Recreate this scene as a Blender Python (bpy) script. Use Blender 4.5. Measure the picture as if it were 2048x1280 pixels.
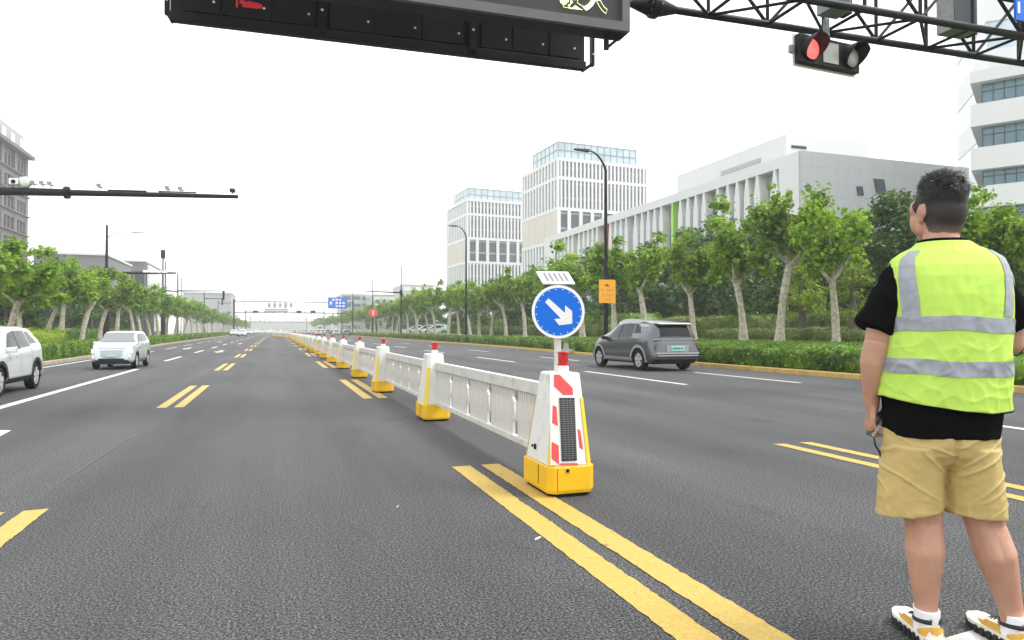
import bpy, bmesh, math, random
import numpy as np
from mathutils import Vector, Matrix, noise as mnoise
random.seed(7); rng = np.random.default_rng(7)
SC = bpy.context.scene
for o in list(bpy.data.objects): bpy.data.objects.remove(o)
COL = SC.collection

# ------------------------------------------------------------------ camera
F_PX, HZ, VPX, CAM_H = 1390.0, 661.0, 550.0, 1.17
PITCH = math.atan((HZ-640)/F_PX)
YAW = math.atan((1024-VPX)/(F_PX*math.cos(PITCH)+(HZ-640)*math.sin(PITCH)))
cam_d = bpy.data.cameras.new('camera'); cam = bpy.data.objects.new('camera', cam_d); COL.objects.link(cam)
cam_d.sensor_width = 36.0; cam_d.lens = 36.0*F_PX/2048.0; cam_d.clip_start = 0.05; cam_d.clip_end = 6000
cam.location = (0, 0, CAM_H); cam.rotation_euler = (math.radians(90)+PITCH, 0, -YAW)
SC.camera = cam
# ------------------------------------------------------------------ sky, sun, exposure
SUN_EL, SUN_AZ = math.radians(58), math.radians(115)       # azimuth clockwise from +Y
W = bpy.data.worlds.new('World'); SC.world = W; W.use_nodes = True
nt = W.node_tree; nt.nodes.clear()
sky = nt.nodes.new('ShaderNodeTexSky'); sky.sky_type = 'NISHITA'; sky.sun_disc = False
sky.sun_elevation = SUN_EL; sky.sun_rotation = SUN_AZ; sky.air_density = 1.0; sky.dust_density = 4.0
hs = nt.nodes.new('ShaderNodeHueSaturation'); hs.inputs['Saturation'].default_value = 0.35
cloud = nt.nodes.new('ShaderNodeMix'); cloud.data_type = 'RGBA'
cloud.inputs[0].default_value = 0.88; cloud.inputs[7].default_value = (10.4, 10.6, 10.8, 1)
bg = nt.nodes.new('ShaderNodeBackground'); bg.inputs['Strength'].default_value = 0.12
wo = nt.nodes.new('ShaderNodeOutputWorld')
nt.links.new(sky.outputs[0], hs.inputs['Color']); nt.links.new(hs.outputs[0], cloud.inputs[6])
nt.links.new(cloud.outputs[2], bg.inputs['Color']); nt.links.new(bg.outputs[0], wo.inputs['Surface'])
sun_d = bpy.data.lights.new('sun', 'SUN'); sun_d.energy = 2.1; sun_d.angle = math.radians(18); sun_d.color = (1.0, .97, .92)
sun = bpy.data.objects.new('sun', sun_d); COL.objects.link(sun)
sun_dir = Vector((math.sin(SUN_AZ)*math.cos(SUN_EL), math.cos(SUN_AZ)*math.cos(SUN_EL), math.sin(SUN_EL)))
sun.rotation_euler = sun_dir.to_track_quat('Z', 'Y').to_euler(); sun.location = (20, -10, 60)
SC.view_settings.view_transform = 'Standard'; SC.view_settings.look = 'None'
SC.view_settings.gamma = 1.0; SC.view_settings.exposure = 0.80; SC.view_settings.use_curve_mapping = False
SC.cycles.max_bounces = 6; SC.cycles.volume_bounces = 1; SC.cycles.transparent_max_bounces = 6
SC.cycles.use_denoising = True

# ------------------------------------------------------------------ survey: sight lines of the photograph -> points of the place
FW = np.array([math.sin(YAW)*math.cos(PITCH), math.cos(YAW)*math.cos(PITCH), math.sin(PITCH)])
RT = np.array([math.cos(YAW), -math.sin(YAW), 0.0]); UP = np.cross(RT, FW); CP = np.array([0, 0, CAM_H])
def sight(px, py): return FW + RT*(px-1024)/F_PX - UP*(py-640)/F_PX
def G(px, py, z=0.0):
    d = sight(px, py); return CP + d*((z-CAM_H)/d[2])
def atX(px, py, X):
    d = sight(px, py); return CP + d*(X/d[0])
def atY(px, py, Y):
    d = sight(px, py); return CP + d*(Y/d[1])
def atD(px, py, D): return CP + sight(px, py)*D
def onplane(px, py, p, n):
    d = sight(px, py); p = np.array(p); n = np.array(n); return CP + d*(((p-CP)@n)/(d@n))
def depth(p): return (np.array(p)-CP)@FW
def zat(py, x, y):                      # height of the point over (x, y) seen at image row py
    D = depth((x, y, CAM_H)); 
    z = CAM_H
    for _ in range(4):
        D = depth((x, y, z)); v = (640-py)/F_PX
        z = CAM_H + D*(FW[2]+UP[2]*v)
    return z
def along(px, p, d):                    # parameter t where p + t*d stands at image column px (level line)
    k = (px-1024)/F_PX; p = np.array(p)-CP; d = np.array(d, float)
    n = RT - k*FW
    return -(p@n)/(d@n)

# ------------------------------------------------------------------ mesh helpers
class MB:
    def __init__(s): s.v = []; s.f = []; s.m = []; s.mi = 0
    def add(s, vs, fs):
        b = len(s.v); s.v += [tuple(map(float, p)) for p in vs]
        for f in fs: s.f.append(tuple(b+i for i in f)); s.m.append(s.mi)
        return s
    def box(s, x0, x1, y0, y1, z0, z1):
        return s.hexa([(x0,y0,z0),(x1,y0,z0),(x1,y1,z0),(x0,y1,z0),(x0,y0,z1),(x1,y0,z1),(x1,y1,z1),(x0,y1,z1)])
    def hexa(s, p): return s.add(p, [(0,3,2,1),(4,5,6,7),(0,1,5,4),(1,2,6,5),(2,3,7,6),(3,0,4,7)])
    def bar(s, a, b, w, h, upv=(0,0,1)):       # rectangular bar from a to b
        a = Vector(a); b = Vector(b); d = (b-a).normalized(); u = Vector(upv)
        if abs(d.dot(u)) > .98: u = Vector((0,1,0))
        r = d.cross(u).normalized(); u = r.cross(d)
        q = [(-1,-1),(1,-1),(1,1),(-1,1)]
        vs = [a + r*(w/2*i) + u*(h/2*j) for i, j in q] + [b + r*(w/2*i) + u*(h/2*j) for i, j in q]
        return s.hexa(vs)
    def tube(s, pts, rad, n=8, cap=True):
        pts = [Vector(p) for p in pts]; k = len(pts)
        if not hasattr(rad, '__len__'): rad = [rad]*k
        vs = []; fs = []; ref = None
        for i, p in enumerate(pts):
            t = (pts[min(i+1, k-1)] - pts[max(i-1, 0)]).normalized()
            if ref is None: ref = Vector((0,0,1)) if abs(t.z) < .9 else Vector((1,0,0))
            r = t.cross(ref).normalized(); u = r.cross(t).normalized(); ref = u
            for j in range(n):
                a = 2*math.pi*j/n; vs.append(p + (r*math.cos(a) + u*math.sin(a))*rad[i])
        for i in range(k-1):
            for j in range(n):
                a = i*n+j; b = i*n+(j+1) % n; fs.append((a, b, b+n, a+n))
        if cap: fs.append(tuple(range(n))[::-1]); fs.append(tuple((k-1)*n+j for j in range(n)))
        return s.add(vs, fs)
    def lathe(s, prof, n=24, axis='z', c=(0,0,0), cap=True):    # prof: (radius, height)
        vs = []; fs = []; k = len(prof)
        for r, h in prof:
            for j in range(n):
                a = 2*math.pi*j/n; x, y = r*math.cos(a), r*math.sin(a)
                p = {'z': (x, y, h), 'y': (x, h, y), 'x': (h, x, y)}[axis]
                vs.append((p[0]+c[0], p[1]+c[1], p[2]+c[2]))
        for i in range(k-1):
            for j in range(n): fs.append((i*n+j, i*n+(j+1) % n, (i+1)*n+(j+1) % n, (i+1)*n+j))
        if cap and prof[0][0] > 1e-5: fs.append(tuple(range(n))[::-1])
        if cap and prof[-1][0] > 1e-5: fs.append(tuple((k-1)*n+j for j in range(n)))
        return s.add(vs, fs)
    def prism(s, poly, dvec):                          # polygon (3-D points) pushed along dvec
        n = len(poly); d = np.array(dvec, float); poly = [np.array(p, float) for p in poly]
        vs = poly + [p+d for p in poly]
        return s.add(vs, [tuple(range(n))[::-1], tuple(range(n, 2*n))] + [(i, (i+1) % n, n+(i+1) % n, n+i) for i in range(n)])
    def rings(s, R, cap=True, closed=True):            # list of rings of equal length
        n = len(R[0]); vs = [p for r in R for p in r]; fs = []
        for i in range(len(R)-1):
            for j in range(n if closed else n-1):
                a = i*n+j; b = i*n+(j+1) % n; fs.append((a, b, b+n, a+n))
        if cap and closed: fs.append(tuple(range(n))[::-1]); fs.append(tuple((len(R)-1)*n+j for j in range(n)))
        return s.add(vs, fs)
    def grid(s, P):                                    # P[i][j] points, open sheet
        return s.rings(P, cap=False, closed=False)
    def capsule(s, a, b, ra, rb, n=14):
        a = Vector(a); b = Vector(b); d = b-a; L = d.length
        d = d/L if L > 1e-6 else Vector((0,0,1)); pts = []; rad = []
        for i in range(0, 5):
            t = math.pi/2*(1-i/4.0); pts.append(a - d*(ra*math.sin(t))); rad.append(max(ra*math.cos(t), ra*.03))
        for i in range(0, 5):
            t = math.pi/2*i/4.0; pts.append(b + d*(rb*math.sin(t))); rad.append(max(rb*math.cos(t), rb*.03))
        return s.tube(pts, rad, n)
    def ellipsoid(s, c, r, n=20, rot=None):
        prof = [(max(math.sin(math.pi*i/n), .01), -math.cos(math.pi*i/n)) for i in range(n+1)]
        t = MB().lathe(prof, n*2); R = rot or Matrix.Identity(3)
        vs = [Vector(c) + R @ Vector((p[0]*r[0], p[1]*r[1], p[2]*r[2])) for p in t.v]
        return s.add(vs, t.f)
    def mesh(s, name, mats, smooth=None, recalc=True):
        me = bpy.data.meshes.new(name); me.from_pydata(s.v, [], s.f)
        for m in (mats if isinstance(mats, (list, tuple)) else [mats]): me.materials.append(m)
        if len(me.materials) > 1: me.polygons.foreach_set('material_index', s.m)
        if recalc:
            bm = bmesh.new(); bm.from_mesh(me); bmesh.ops.recalc_face_normals(bm, faces=bm.faces); bm.to_mesh(me); bm.free()
        if smooth is not None:
            me.polygons.foreach_set('use_smooth', [True]*len(me.polygons))
            me.set_sharp_from_angle(angle=math.radians(smooth))
        me.update(); return me
    def build(s, name, mats, parent=None, smooth=None, bevel=0, **kw):
        o = link(name, s.mesh(name, mats, smooth), parent)
        if bevel:
            b = o.modifiers.new('edge', 'BEVEL'); b.width = bevel; b.segments = 2; b.limit_method = 'ANGLE'; b.angle_limit = math.radians(40)
        return o
def link(name, me, parent=None, loc=None, rz=None):
    o = bpy.data.objects.new(name, me); COL.objects.link(o)
    if parent is not None: o.parent = parent
    if loc is not None: o.location = tuple(map(float, loc))
    if rz is not None: o.rotation_euler = (0, 0, rz)
    return o
def tag(o, label, cat, group=None):
    o['label'] = label; o['category'] = cat
    if group: o['group'] = group
    return o
def kind(o, k, label=None):
    o['kind'] = k
    if label: o['label'] = label
    return o
def thing(name, label, cat, loc=(0,0,0), rz=0.0, group=None):
    return tag(link(name, None, None, loc, rz), label, cat, group)
def kids(o): return [c for c in bpy.data.objects if c.parent == o]
def dup(root, loc, rz, label, group=None, scale=None):
    r = root.copy(); COL.objects.link(r); r.location = tuple(map(float, loc)); r.rotation_euler = (0, 0, rz); r['label'] = label
    if group: r['group'] = group
    if scale: r.scale = scale if hasattr(scale, '__len__') else (scale,)*3
    for ch in list(root.children):
        c = ch.copy(); COL.objects.link(c); c.parent = r
        for g in list(ch.children):
            d = g.copy(); COL.objects.link(d); d.parent = c
    return r
ORD = ('first second third fourth fifth sixth seventh eighth ninth tenth eleventh twelfth thirteenth fourteenth fifteenth sixteenth seventeenth '
       'eighteenth nineteenth twentieth').split()
for tens in ('twenty', 'thirty', 'forty', 'fifty', 'sixty', 'seventy', 'eighty'):
    if tens != 'twenty': ORD.append(tens[:-1]+'ieth')
    ORD += [tens+'-'+w for w in ORD[:9]]

# ------------------------------------------------------------------ materials
def mat(name, col, rough=.6, metal=0.0, spec=.5, var=None, bump=None, coat=0.0, emit=None, alt=None, trans=0.0, coords='Object', stretch=None, scuff=None):
    m = bpy.data.materials.new(name); m.use_nodes = True; t = m.node_tree; b = t.nodes['Principled BSDF']
    b.inputs['Base Color'].default_value = (*col, 1); b.inputs['Roughness'].default_value = rough
    b.inputs['Metallic'].default_value = metal; b.inputs['Specular IOR Level'].default_value = spec
    if coat: b.inputs['Coat Weight'].default_value = coat; b.inputs['Coat Roughness'].default_value = .04
    if emit: b.inputs['Emission Color'].default_value = (*emit[0], 1); b.inputs['Emission Strength'].default_value = emit[1]
    src = None
    if var or bump:
        tc = t.nodes.new('ShaderNodeTexCoord'); mp = t.nodes.new('ShaderNodeMapping')
        if stretch: mp.inputs['Scale'].default_value = stretch
        t.links.new(tc.outputs[coords], mp.inputs[0]); src = mp.outputs[0]
    if var:
        n = t.nodes.new('ShaderNodeTexNoise'); n.inputs['Scale'].default_value = var[0]; n.inputs['Detail'].default_value = 6
        n.inputs['Roughness'].default_value = .65; t.links.new(src, n.inputs['Vector'])
        r = t.nodes.new('ShaderNodeValToRGB'); r.color_ramp.elements[0].position = .32; r.color_ramp.elements[1].position = .68
        lo = alt or tuple(c*(1-var[1]) for c in col); hi = col if alt else tuple(min(c*(1+var[1]), 1) for c in col)
        r.color_ramp.elements[0].color = (*lo, 1); r.color_ramp.elements[1].color = (*hi, 1)
        t.links.new(n.outputs[0], r.inputs[0]); t.links.new(r.outputs[0], b.inputs['Base Color'])
    if scuff:                                            # worn, dirty spots: (scale, threshold, colour)
        if not src:
            tc = t.nodes.new('ShaderNodeTexCoord'); src = tc.outputs[coords]
        ns = t.nodes.new('ShaderNodeTexNoise'); ns.inputs['Scale'].default_value = scuff[0]; ns.inputs['Detail'].default_value = 9; ns.inputs['Roughness'].default_value = .75
        t.links.new(src, ns.inputs['Vector']); rs = t.nodes.new('ShaderNodeValToRGB'); rs.color_ramp.elements[0].position = scuff[1]; rs.color_ramp.elements[1].position = scuff[1]+.12
        t.links.new(ns.outputs[0], rs.inputs[0]); ms = t.nodes.new('ShaderNodeMix'); ms.data_type = 'RGBA'; ms.inputs[7].default_value = (*scuff[2], 1)
        if var: t.links.new(r.outputs[0], ms.inputs[6])
        else: ms.inputs[6].default_value = (*col, 1)
        t.links.new(rs.outputs[0], ms.inputs[0]); t.links.new(ms.outputs[2], b.inputs['Base Color'])
    if bump:
        n2 = t.nodes.new('ShaderNodeTexNoise'); n2.inputs['Scale'].default_value = bump[0]; n2.inputs['Detail'].default_value = 4
        t.links.new(src, n2.inputs['Vector']); bp = t.nodes.new('ShaderNodeBump'); bp.inputs['Strength'].default_value = bump[1]
        bp.inputs['Distance'].default_value = bump[2]; t.links.new(n2.outputs[0], bp.inputs['Height']); t.links.new(bp.outputs[0], b.inputs['Normal'])
    if trans:
        b.inputs['Transmission Weight'].default_value = trans
    return m
def leaf_mat(name, cols, transl=.35):
    m = bpy.data.materials.new(name); m.use_nodes = True; t = m.node_tree; t.nodes.clear()
    g = t.nodes.new('ShaderNodeNewGeometry'); r = t.nodes.new('ShaderNodeValToRGB'); oi = t.nodes.new('ShaderNodeObjectInfo')
    for i, c in enumerate(cols):
        e = r.color_ramp.elements[i] if i < 2 else r.color_ramp.elements.new(i/(len(cols)-1))
        e.position = i/(len(cols)-1); e.color = (*c, 1)
    tc = t.nodes.new('ShaderNodeTexCoord'); nz = t.nodes.new('ShaderNodeTexNoise'); nz.inputs['Scale'].default_value = 1.7; nz.inputs['Detail'].default_value = 2
    q = t.nodes.new('ShaderNodeMapRange'); q.inputs['From Min'].default_value = .36; q.inputs['From Max'].default_value = .66
    t.links.new(tc.outputs['Object'], nz.inputs['Vector']); t.links.new(nz.outputs[0], q.inputs[0])      # patches of young and old growth
    mm = t.nodes.new('ShaderNodeMix'); mm.inputs[0].default_value = .6; t.links.new(g.outputs['Random Per Island'], mm.inputs[2]); t.links.new(q.outputs[0], mm.inputs[3])
    t.links.new(mm.outputs[0], r.inputs[0])
    hsv = t.nodes.new('ShaderNodeHueSaturation'); mr = t.nodes.new('ShaderNodeMapRange')
    mr.inputs['To Min'].default_value = .8; mr.inputs['To Max'].default_value = 1.2
    t.links.new(oi.outputs['Random'], mr.inputs[0]); t.links.new(mr.outputs[0], hsv.inputs['Value']); t.links.new(r.outputs[0], hsv.inputs['Color'])
    d = t.nodes.new('ShaderNodeBsdfPrincipled'); d.inputs['Roughness'].default_value = .45; d.inputs['Specular IOR Level'].default_value = .35
    tr = t.nodes.new('ShaderNodeBsdfTranslucent'); mx = t.nodes.new('ShaderNodeMixShader'); mx.inputs[0].default_value = transl
    o = t.nodes.new('ShaderNodeOutputMaterial')
    t.links.new(hsv.outputs[0], d.inputs['Base Color']); t.links.new(hsv.outputs[0], tr.inputs['Color'])
    t.links.new(d.outputs[0], mx.inputs[1]); t.links.new(tr.outputs[0], mx.inputs[2]); t.links.new(mx.outputs[0], o.inputs['Surface'])
    return m
def asphalt_mat():
    m = bpy.data.materials.new('asphalt'); m.use_nodes = True; t = m.node_tree; b = t.nodes['Principled BSDF']
    tc = t.nodes.new('ShaderNodeTexCoord')
    def noise(scale, detail, st=None, rough=.6):
        n = t.nodes.new('ShaderNodeTexNoise'); n.inputs['Scale'].default_value = scale; n.inputs['Detail'].default_value = detail; n.inputs['Roughness'].default_value = rough
        mp = t.nodes.new('ShaderNodeMapping')
        if st: mp.inputs['Scale'].default_value = st
        t.links.new(tc.outputs['Object'], mp.inputs[0]); t.links.new(mp.outputs[0], n.inputs['Vector']); return n
    grain = noise(86, 3, rough=.8); broad = noise(.35, 4, (1, .35, 1)); streak = noise(2.2, 3, (1, .05, 1))
    r = t.nodes.new('ShaderNodeValToRGB'); e = r.color_ramp.elements
    e[0].position = .39; e[0].color = (.005, .005, .0055, 1); e[1].position = .62; e[1].color = (.165, .165, .17, 1)
    k = e.new(.5); k.color = (.036, .036, .0375, 1)
    t.links.new(grain.outputs[0], r.inputs[0])
    def rng_(n, lo, hi):
        q = t.nodes.new('ShaderNodeMapRange'); q.inputs['From Min'].default_value = .3; q.inputs['From Max'].default_value = .7
        q.inputs['To Min'].default_value = lo; q.inputs['To Max'].default_value = hi; t.links.new(n.outputs[0], q.inputs[0]); return q
    q1 = rng_(broad, .72, 1.25); q2 = rng_(streak, .86, 1.14)
    sx = t.nodes.new('ShaderNodeSeparateXYZ'); t.links.new(tc.outputs['Object'], sx.inputs[0]); wob = noise(.12, 2)
    wa = t.nodes.new('ShaderNodeMath'); wa.operation = 'MULTIPLY_ADD'; wa.inputs[1].default_value = 2*math.pi/1.65; t.links.new(sx.outputs['X'], wa.inputs[0]); t.links.new(wob.outputs[0], wa.inputs[2])
    co = t.nodes.new('ShaderNodeMath'); co.operation = 'COSINE'; t.links.new(wa.outputs[0], co.inputs[0])
    tr_ = t.nodes.new('ShaderNodeMath'); tr_.operation = 'MULTIPLY_ADD'; tr_.inputs[1].default_value = .085; tr_.inputs[2].default_value = 1; t.links.new(co.outputs[0], tr_.inputs[0])
    stain = noise(.9, 7, (1, .5, 1), .7); q3 = t.nodes.new('ShaderNodeValToRGB'); q3.color_ramp.elements[0].position = .28; q3.color_ramp.elements[0].color = (.62, .62, .62, 1); q3.color_ramp.elements[1].position = .42; q3.color_ramp.elements[1].color = (1, 1, 1, 1)
    t.links.new(stain.outputs[0], q3.inputs[0])
    mu = t.nodes.new('ShaderNodeMath'); mu.operation = 'MULTIPLY'; t.links.new(q1.outputs[0], mu.inputs[0]); t.links.new(q2.outputs[0], mu.inputs[1])
    m2 = t.nodes.new('ShaderNodeMath'); m2.operation = 'MULTIPLY'; t.links.new(mu.outputs[0], m2.inputs[0]); t.links.new(tr_.outputs[0], m2.inputs[1])
    m3 = t.nodes.new('ShaderNodeMath'); m3.operation = 'MULTIPLY'; t.links.new(m2.outputs[0], m3.inputs[0]); t.links.new(q3.outputs[0], m3.inputs[1]); mu = m3
    mx = t.nodes.new('ShaderNodeMix'); mx.data_type = 'RGBA'; mx.blend_type = 'MULTIPLY'; mx.inputs[0].default_value = 1
    t.links.new(r.outputs[0], mx.inputs[6]); t.links.new(mu.outputs[0], mx.inputs[7]); t.links.new(mx.outputs[2], b.inputs['Base Color'])
    b.inputs['Roughness'].default_value = .78; b.inputs['Specular IOR Level'].default_value = .28
    bp = t.nodes.new('ShaderNodeBump'); bp.inputs['Strength'].default_value = .42; bp.inputs['Distance'].default_value = .005
    t.links.new(grain.outputs[0], bp.inputs['Height']); t.links.new(bp.outputs[0], b.inputs['Normal'])
    return m
def paint_mat(name, col, wear):
    m = bpy.data.materials.new(name); m.use_nodes = True; t = m.node_tree; b = t.nodes['Principled BSDF']
    tc = t.nodes.new('ShaderNodeTexCoord')
    n = t.nodes.new('ShaderNodeTexNoise'); n.inputs['Scale'].default_value = 9; n.inputs['Detail'].default_value = 8; n.inputs['Roughness'].default_value = .72
    f = t.nodes.new('ShaderNodeTexNoise'); f.inputs['Scale'].default_value = 60; f.inputs['Detail'].default_value = 3
    for q in (n, f): t.links.new(tc.outputs['Object'], q.inputs['Vector'])
    rf = t.nodes.new('ShaderNodeValToRGB'); rf.color_ramp.elements[0].position = .3; rf.color_ramp.elements[1].position = .7
    rf.color_ramp.elements[0].color = (*[c*.8 for c in col], 1); rf.color_ramp.elements[1].color = (*[min(1, c*1.08) for c in col], 1)
    t.links.new(f.outputs[0], rf.inputs[0])
    rw = t.nodes.new('ShaderNodeValToRGB'); rw.color_ramp.elements[0].position = wear; rw.color_ramp.elements[1].position = wear+.03
    t.links.new(n.outputs[0], rw.inputs[0])
    mx = t.nodes.new('ShaderNodeMix'); mx.data_type = 'RGBA'; mx.inputs[6].default_value = (.06, .058, .05, 1)
    t.links.new(rw.outputs[0], mx.inputs[0]); t.links.new(rf.outputs[0], mx.inputs[7]); t.links.new(mx.outputs[2], b.inputs['Base Color'])
    b.inputs['Roughness'].default_value = .6
    bp = t.nodes.new('ShaderNodeBump'); bp.inputs['Strength'].default_value = .4; bp.inputs['Distance'].default_value = .004
    t.links.new(f.outputs[0], bp.inputs['Height']); t.links.new(bp.outputs[0], b.inputs['Normal'])
    return m
M = {}
M['asphalt'] = asphalt_mat()
M['yellow_line'] = paint_mat('yellow_road_paint', (.44, .30, .060), .345)
M['white_line'] = paint_mat('white_road_paint', (.55, .55, .53), .34)
M['white_plastic'] = mat('white_plastic', (.66, .66, .63), .42, var=(6, .07), scuff=(5, .55, (.46, .44, .39)))
M['cream_rail'] = mat('cream_white_rail', (.56, .545, .50), .5, var=(4, .08), scuff=(6, .54, (.39, .37, .32)))
M['yellow_plastic'] = mat('yellow_plastic', (.74, .43, .004), .45, var=(5, .06), scuff=(7, .62, (.36, .23, .03)))
M['yellow_film'] = mat('yellow_film', (.72, .52, .03), .4)
M['red_film'] = mat('red_film', (.62, .07, .07), .38)
M['red_lamp'] = mat('red_lamp_plastic', (.45, .008, .012), .12, coat=.6)
M['black'] = mat('black_paint', (.006, .006, .0065), .5, spec=.2, var=(3, .25))
M['black_steel'] = mat('black_steel', (.006, .006, .007), .5, metal=.0, spec=.22, var=(8, .3), bump=(60, .15, .002))
M['dark_panel'] = mat('dark_louvre_panel', (.0065, .007, .0085), .5, spec=.2, var=(2, .35))
M['charcoal'] = mat('charcoal_frame', (.095, .097, .104), .5, spec=.3, var=(3, .1))
M['screen'] = mat('led_screen', (.045, .045, .049), .7, spec=.2)
M['led_yellow'] = mat('led_yellow', (.6, .6, .3), .5, emit=((.92, 1.0, .45), 1.1))
M['led_red_dim'] = mat('led_red_dim', (.25, .01, .015), .5, emit=((.6, .02, .04), .28))
M['signal_red'] = mat('signal_red', (.7, .03, .03), .3, emit=((1.0, .12, .10), 1.0))
M['signal_off'] = mat('signal_lens_off', (.32, .32, .30), .25)
M['rubber'] = mat('rubber', (.009, .009, .009), .8, spec=.2)
M['steel_grey'] = mat('grey_galvanised_steel', (.22, .225, .23), .45, metal=.3, var=(8, .2))
M['white_metal'] = mat('white_enamel', (.76, .77, .76), .35)
M['blue_sign'] = mat('blue_reflective_film', (.003, .125, .58), .45, spec=.25)
M['orange_sign'] = mat('orange_reflective_film', (.75, .33, .02), .4, var=(20, .06))
M['solar'] = mat('solar_cell', (.02, .022, .026), .18, var=(60, .4))
M['kerb_yellow'] = mat('yellow_kerb_paint', (.52, .33, .06), .7, var=(3, .3), alt=(.30, .21, .08))
M['kerb_stone'] = mat('kerb_stone', (.30, .25, .19), .8, var=(4, .3))
M['lawn'] = mat('lawn', (.125, .22, .030), .9, var=(1.3, .4), alt=(.08, .145, .02), bump=(40, .8, .03))
M['earth'] = mat('earth', (.11, .10, .075), .95, var=(.6, .3))
M['paving'] = mat('pale_paving', (.30, .29, .27), .85, var=(.8, .2))
M['leaf_plane'] = leaf_mat('plane_tree_leaf', [(.06, .125, .010), (.135, .255, .015), (.25, .40, .026), (.38, .50, .06)], .52)
M['leaf_dark'] = leaf_mat('evergreen_leaf', [(.022, .058, .011), (.046, .105, .018), (.095, .185, .03), (.16, .26, .05)], .32)
M['leaf_lime'] = leaf_mat('lime_leaf', [(.11, .19, .016), (.23, .32, .024), (.36, .44, .05)], .45)
M['leaf_hedge'] = leaf_mat('hedge_leaf', [(.03, .075, .008), (.08, .165, .014), (.18, .31, .024), (.28, .41, .045)], .35)
M['leaf_shrub'] = leaf_mat('shrub_leaf', [(.05, .08, .018), (.115, .165, .032), (.22, .27, .06)], .35)
M['grass'] = leaf_mat('grass_blade', [(.08, .15, .02), (.13, .23, .03), (.17, .27, .04)], .4)
M['bark'] = mat('plane_bark', (.52, .48, .41), .85, var=(7.5, .3), alt=(.20, .165, .12), bump=(14, .5, .03))
M['bark_dark'] = mat('dark_bark', (.11, .09, .07), .9, var=(6, .3), bump=(14, .5, .03))
M['glass_dark'] = mat('dark_glazing', (.030, .040, .052), .22, spec=.35, var=(.35, .5))
M['glass_blue'] = mat('blue_glazing', (.065, .155, .205), .1, spec=.55, metal=.1, var=(.25, .35))
M['bldg_white'] = mat('white_cladding', (.57, .575, .58), .55, var=(.15, .03))
M['bldg_beige'] = mat('beige_screen', (.58, .54, .49), .6, var=(.4, .06))
M['bldg_grey'] = mat('grey_cladding', (.30, .315, .325), .55, var=(.12, .06))
M['bldg_stone'] = mat('grey_stone_wall', (.135, .12, .116), .75, var=(.3, .08))
M['bldg_mid'] = mat('mid_grey_wall', (.33, .33, .335), .7, var=(.1, .08))
M['shadow_grey'] = mat('recess_shade_grey', (.24, .24, .245), .6)  # shade of the recesses behind the white fins, put into the wall colour
M['fin_red'] = mat('red_fin', (.6, .06, .06), .5); M['fin_green'] = mat('lime_fin', (.30, .58, .05), .5)
M['bldg_dark'] = mat('dark_grey_wall', (.15, .15, .155), .7, var=(.1, .1))
M['navy'] = mat('navy_cladding', (.018, .024, .042), .5, var=(.5, .3))
M['maroon'] = mat('dark_brown_cladding', (.035, .022, .02), .6)
M['car_grey'] = mat('grey_car_paint', (.10, .105, .115), .24, metal=.7, coat=.5)
M['car_white'] = mat('white_car_paint', (.47, .51, .52), .3, coat=.7)
M['car_pearl'] = mat('pearl_car_paint', (.42, .47, .475), .28, metal=.15, coat=.8)
M['car_silver'] = mat('silver_car_paint', (.5, .5, .51), .3, metal=.5, coat=.6)
M['car_dark'] = mat('dark_car_paint', (.04, .042, .05), .3, coat=.7)
M['car_roof'] = mat('silver_roof_sky_sheen', (.26, .26, .255), .3, metal=.3, coat=.5)  # silver roof; also the sky reflection painted on rails and rear pillars
M['cladding'] = mat('grey_plastic_cladding', (.24, .245, .25), .5)
M['dark_trim'] = mat('dark_trim', (.013, .0135, .015), .5, spec=.3)
M['car_glass'] = mat('car_glass', (.008, .009, .011), .06, spec=.25)
M['windscreen'] = mat('windscreen_glass', (.16, .18, .19), .05, spec=1.0, metal=.2)
M['rim'] = mat('alloy_rim', (.50, .50, .50), .35, metal=.25)
M['tail_red'] = mat('tail_lamp', (.25, .02, .02), .2, coat=.5)
M['head_lamp'] = mat('head_lamp', (.75, .78, .8), .12, coat=.6)
M['plate'] = mat('green_plate', (.28, .66, .55), .4)
M['chrome'] = mat('bright_trim', (.6, .6, .6), .2, metal=.8)
M['steel_dark'] = mat('grey_solar_cell', (.17, .175, .185), .3)
# ================================================================== ground, road, kerbs, verges
KR = [(-40, 13.25), (10, 13.2), (19.4, 13.1), (24, 13.35), (29, 13.75), (36, 14.2), (46, 14.7), (60, 15.0), (81, 15.1), (150, 15.6), (420, 16)]
KL = [(-40, -7.25), (33, -7.25), (45, -7.8), (62, -8.4), (93, -8.8), (150, -9.4), (420, -9.8)]
def kr(y): return float(np.interp(y, [p[0] for p in KR], [p[1] for p in KR]))
def kl(y): return float(np.interp(y, [p[0] for p in KL], [p[1] for p in KL]))
def vnoise(x, y, z=0.0): return mnoise.noise(Vector((x, y, z)))
YS = sorted(set(list(np.arange(-40, 60, 2.0)) + list(np.arange(60, 425, 10.0))))
g = MB(); g.add([(-1500,-600,-.06),(1500,-600,-.06),(1500,2600,-.06),(-1500,2600,-.06)], [(0,1,2,3)])
kind(g.build('ground', M['paving']), 'structure')
r = MB(); r.rings([[(kl(y)-.02, y, 0), (kr(y)+.02, y, 0)] for y in YS], cap=False, closed=False)
kind(r.build('road', M['asphalt']), 'structure')
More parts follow.
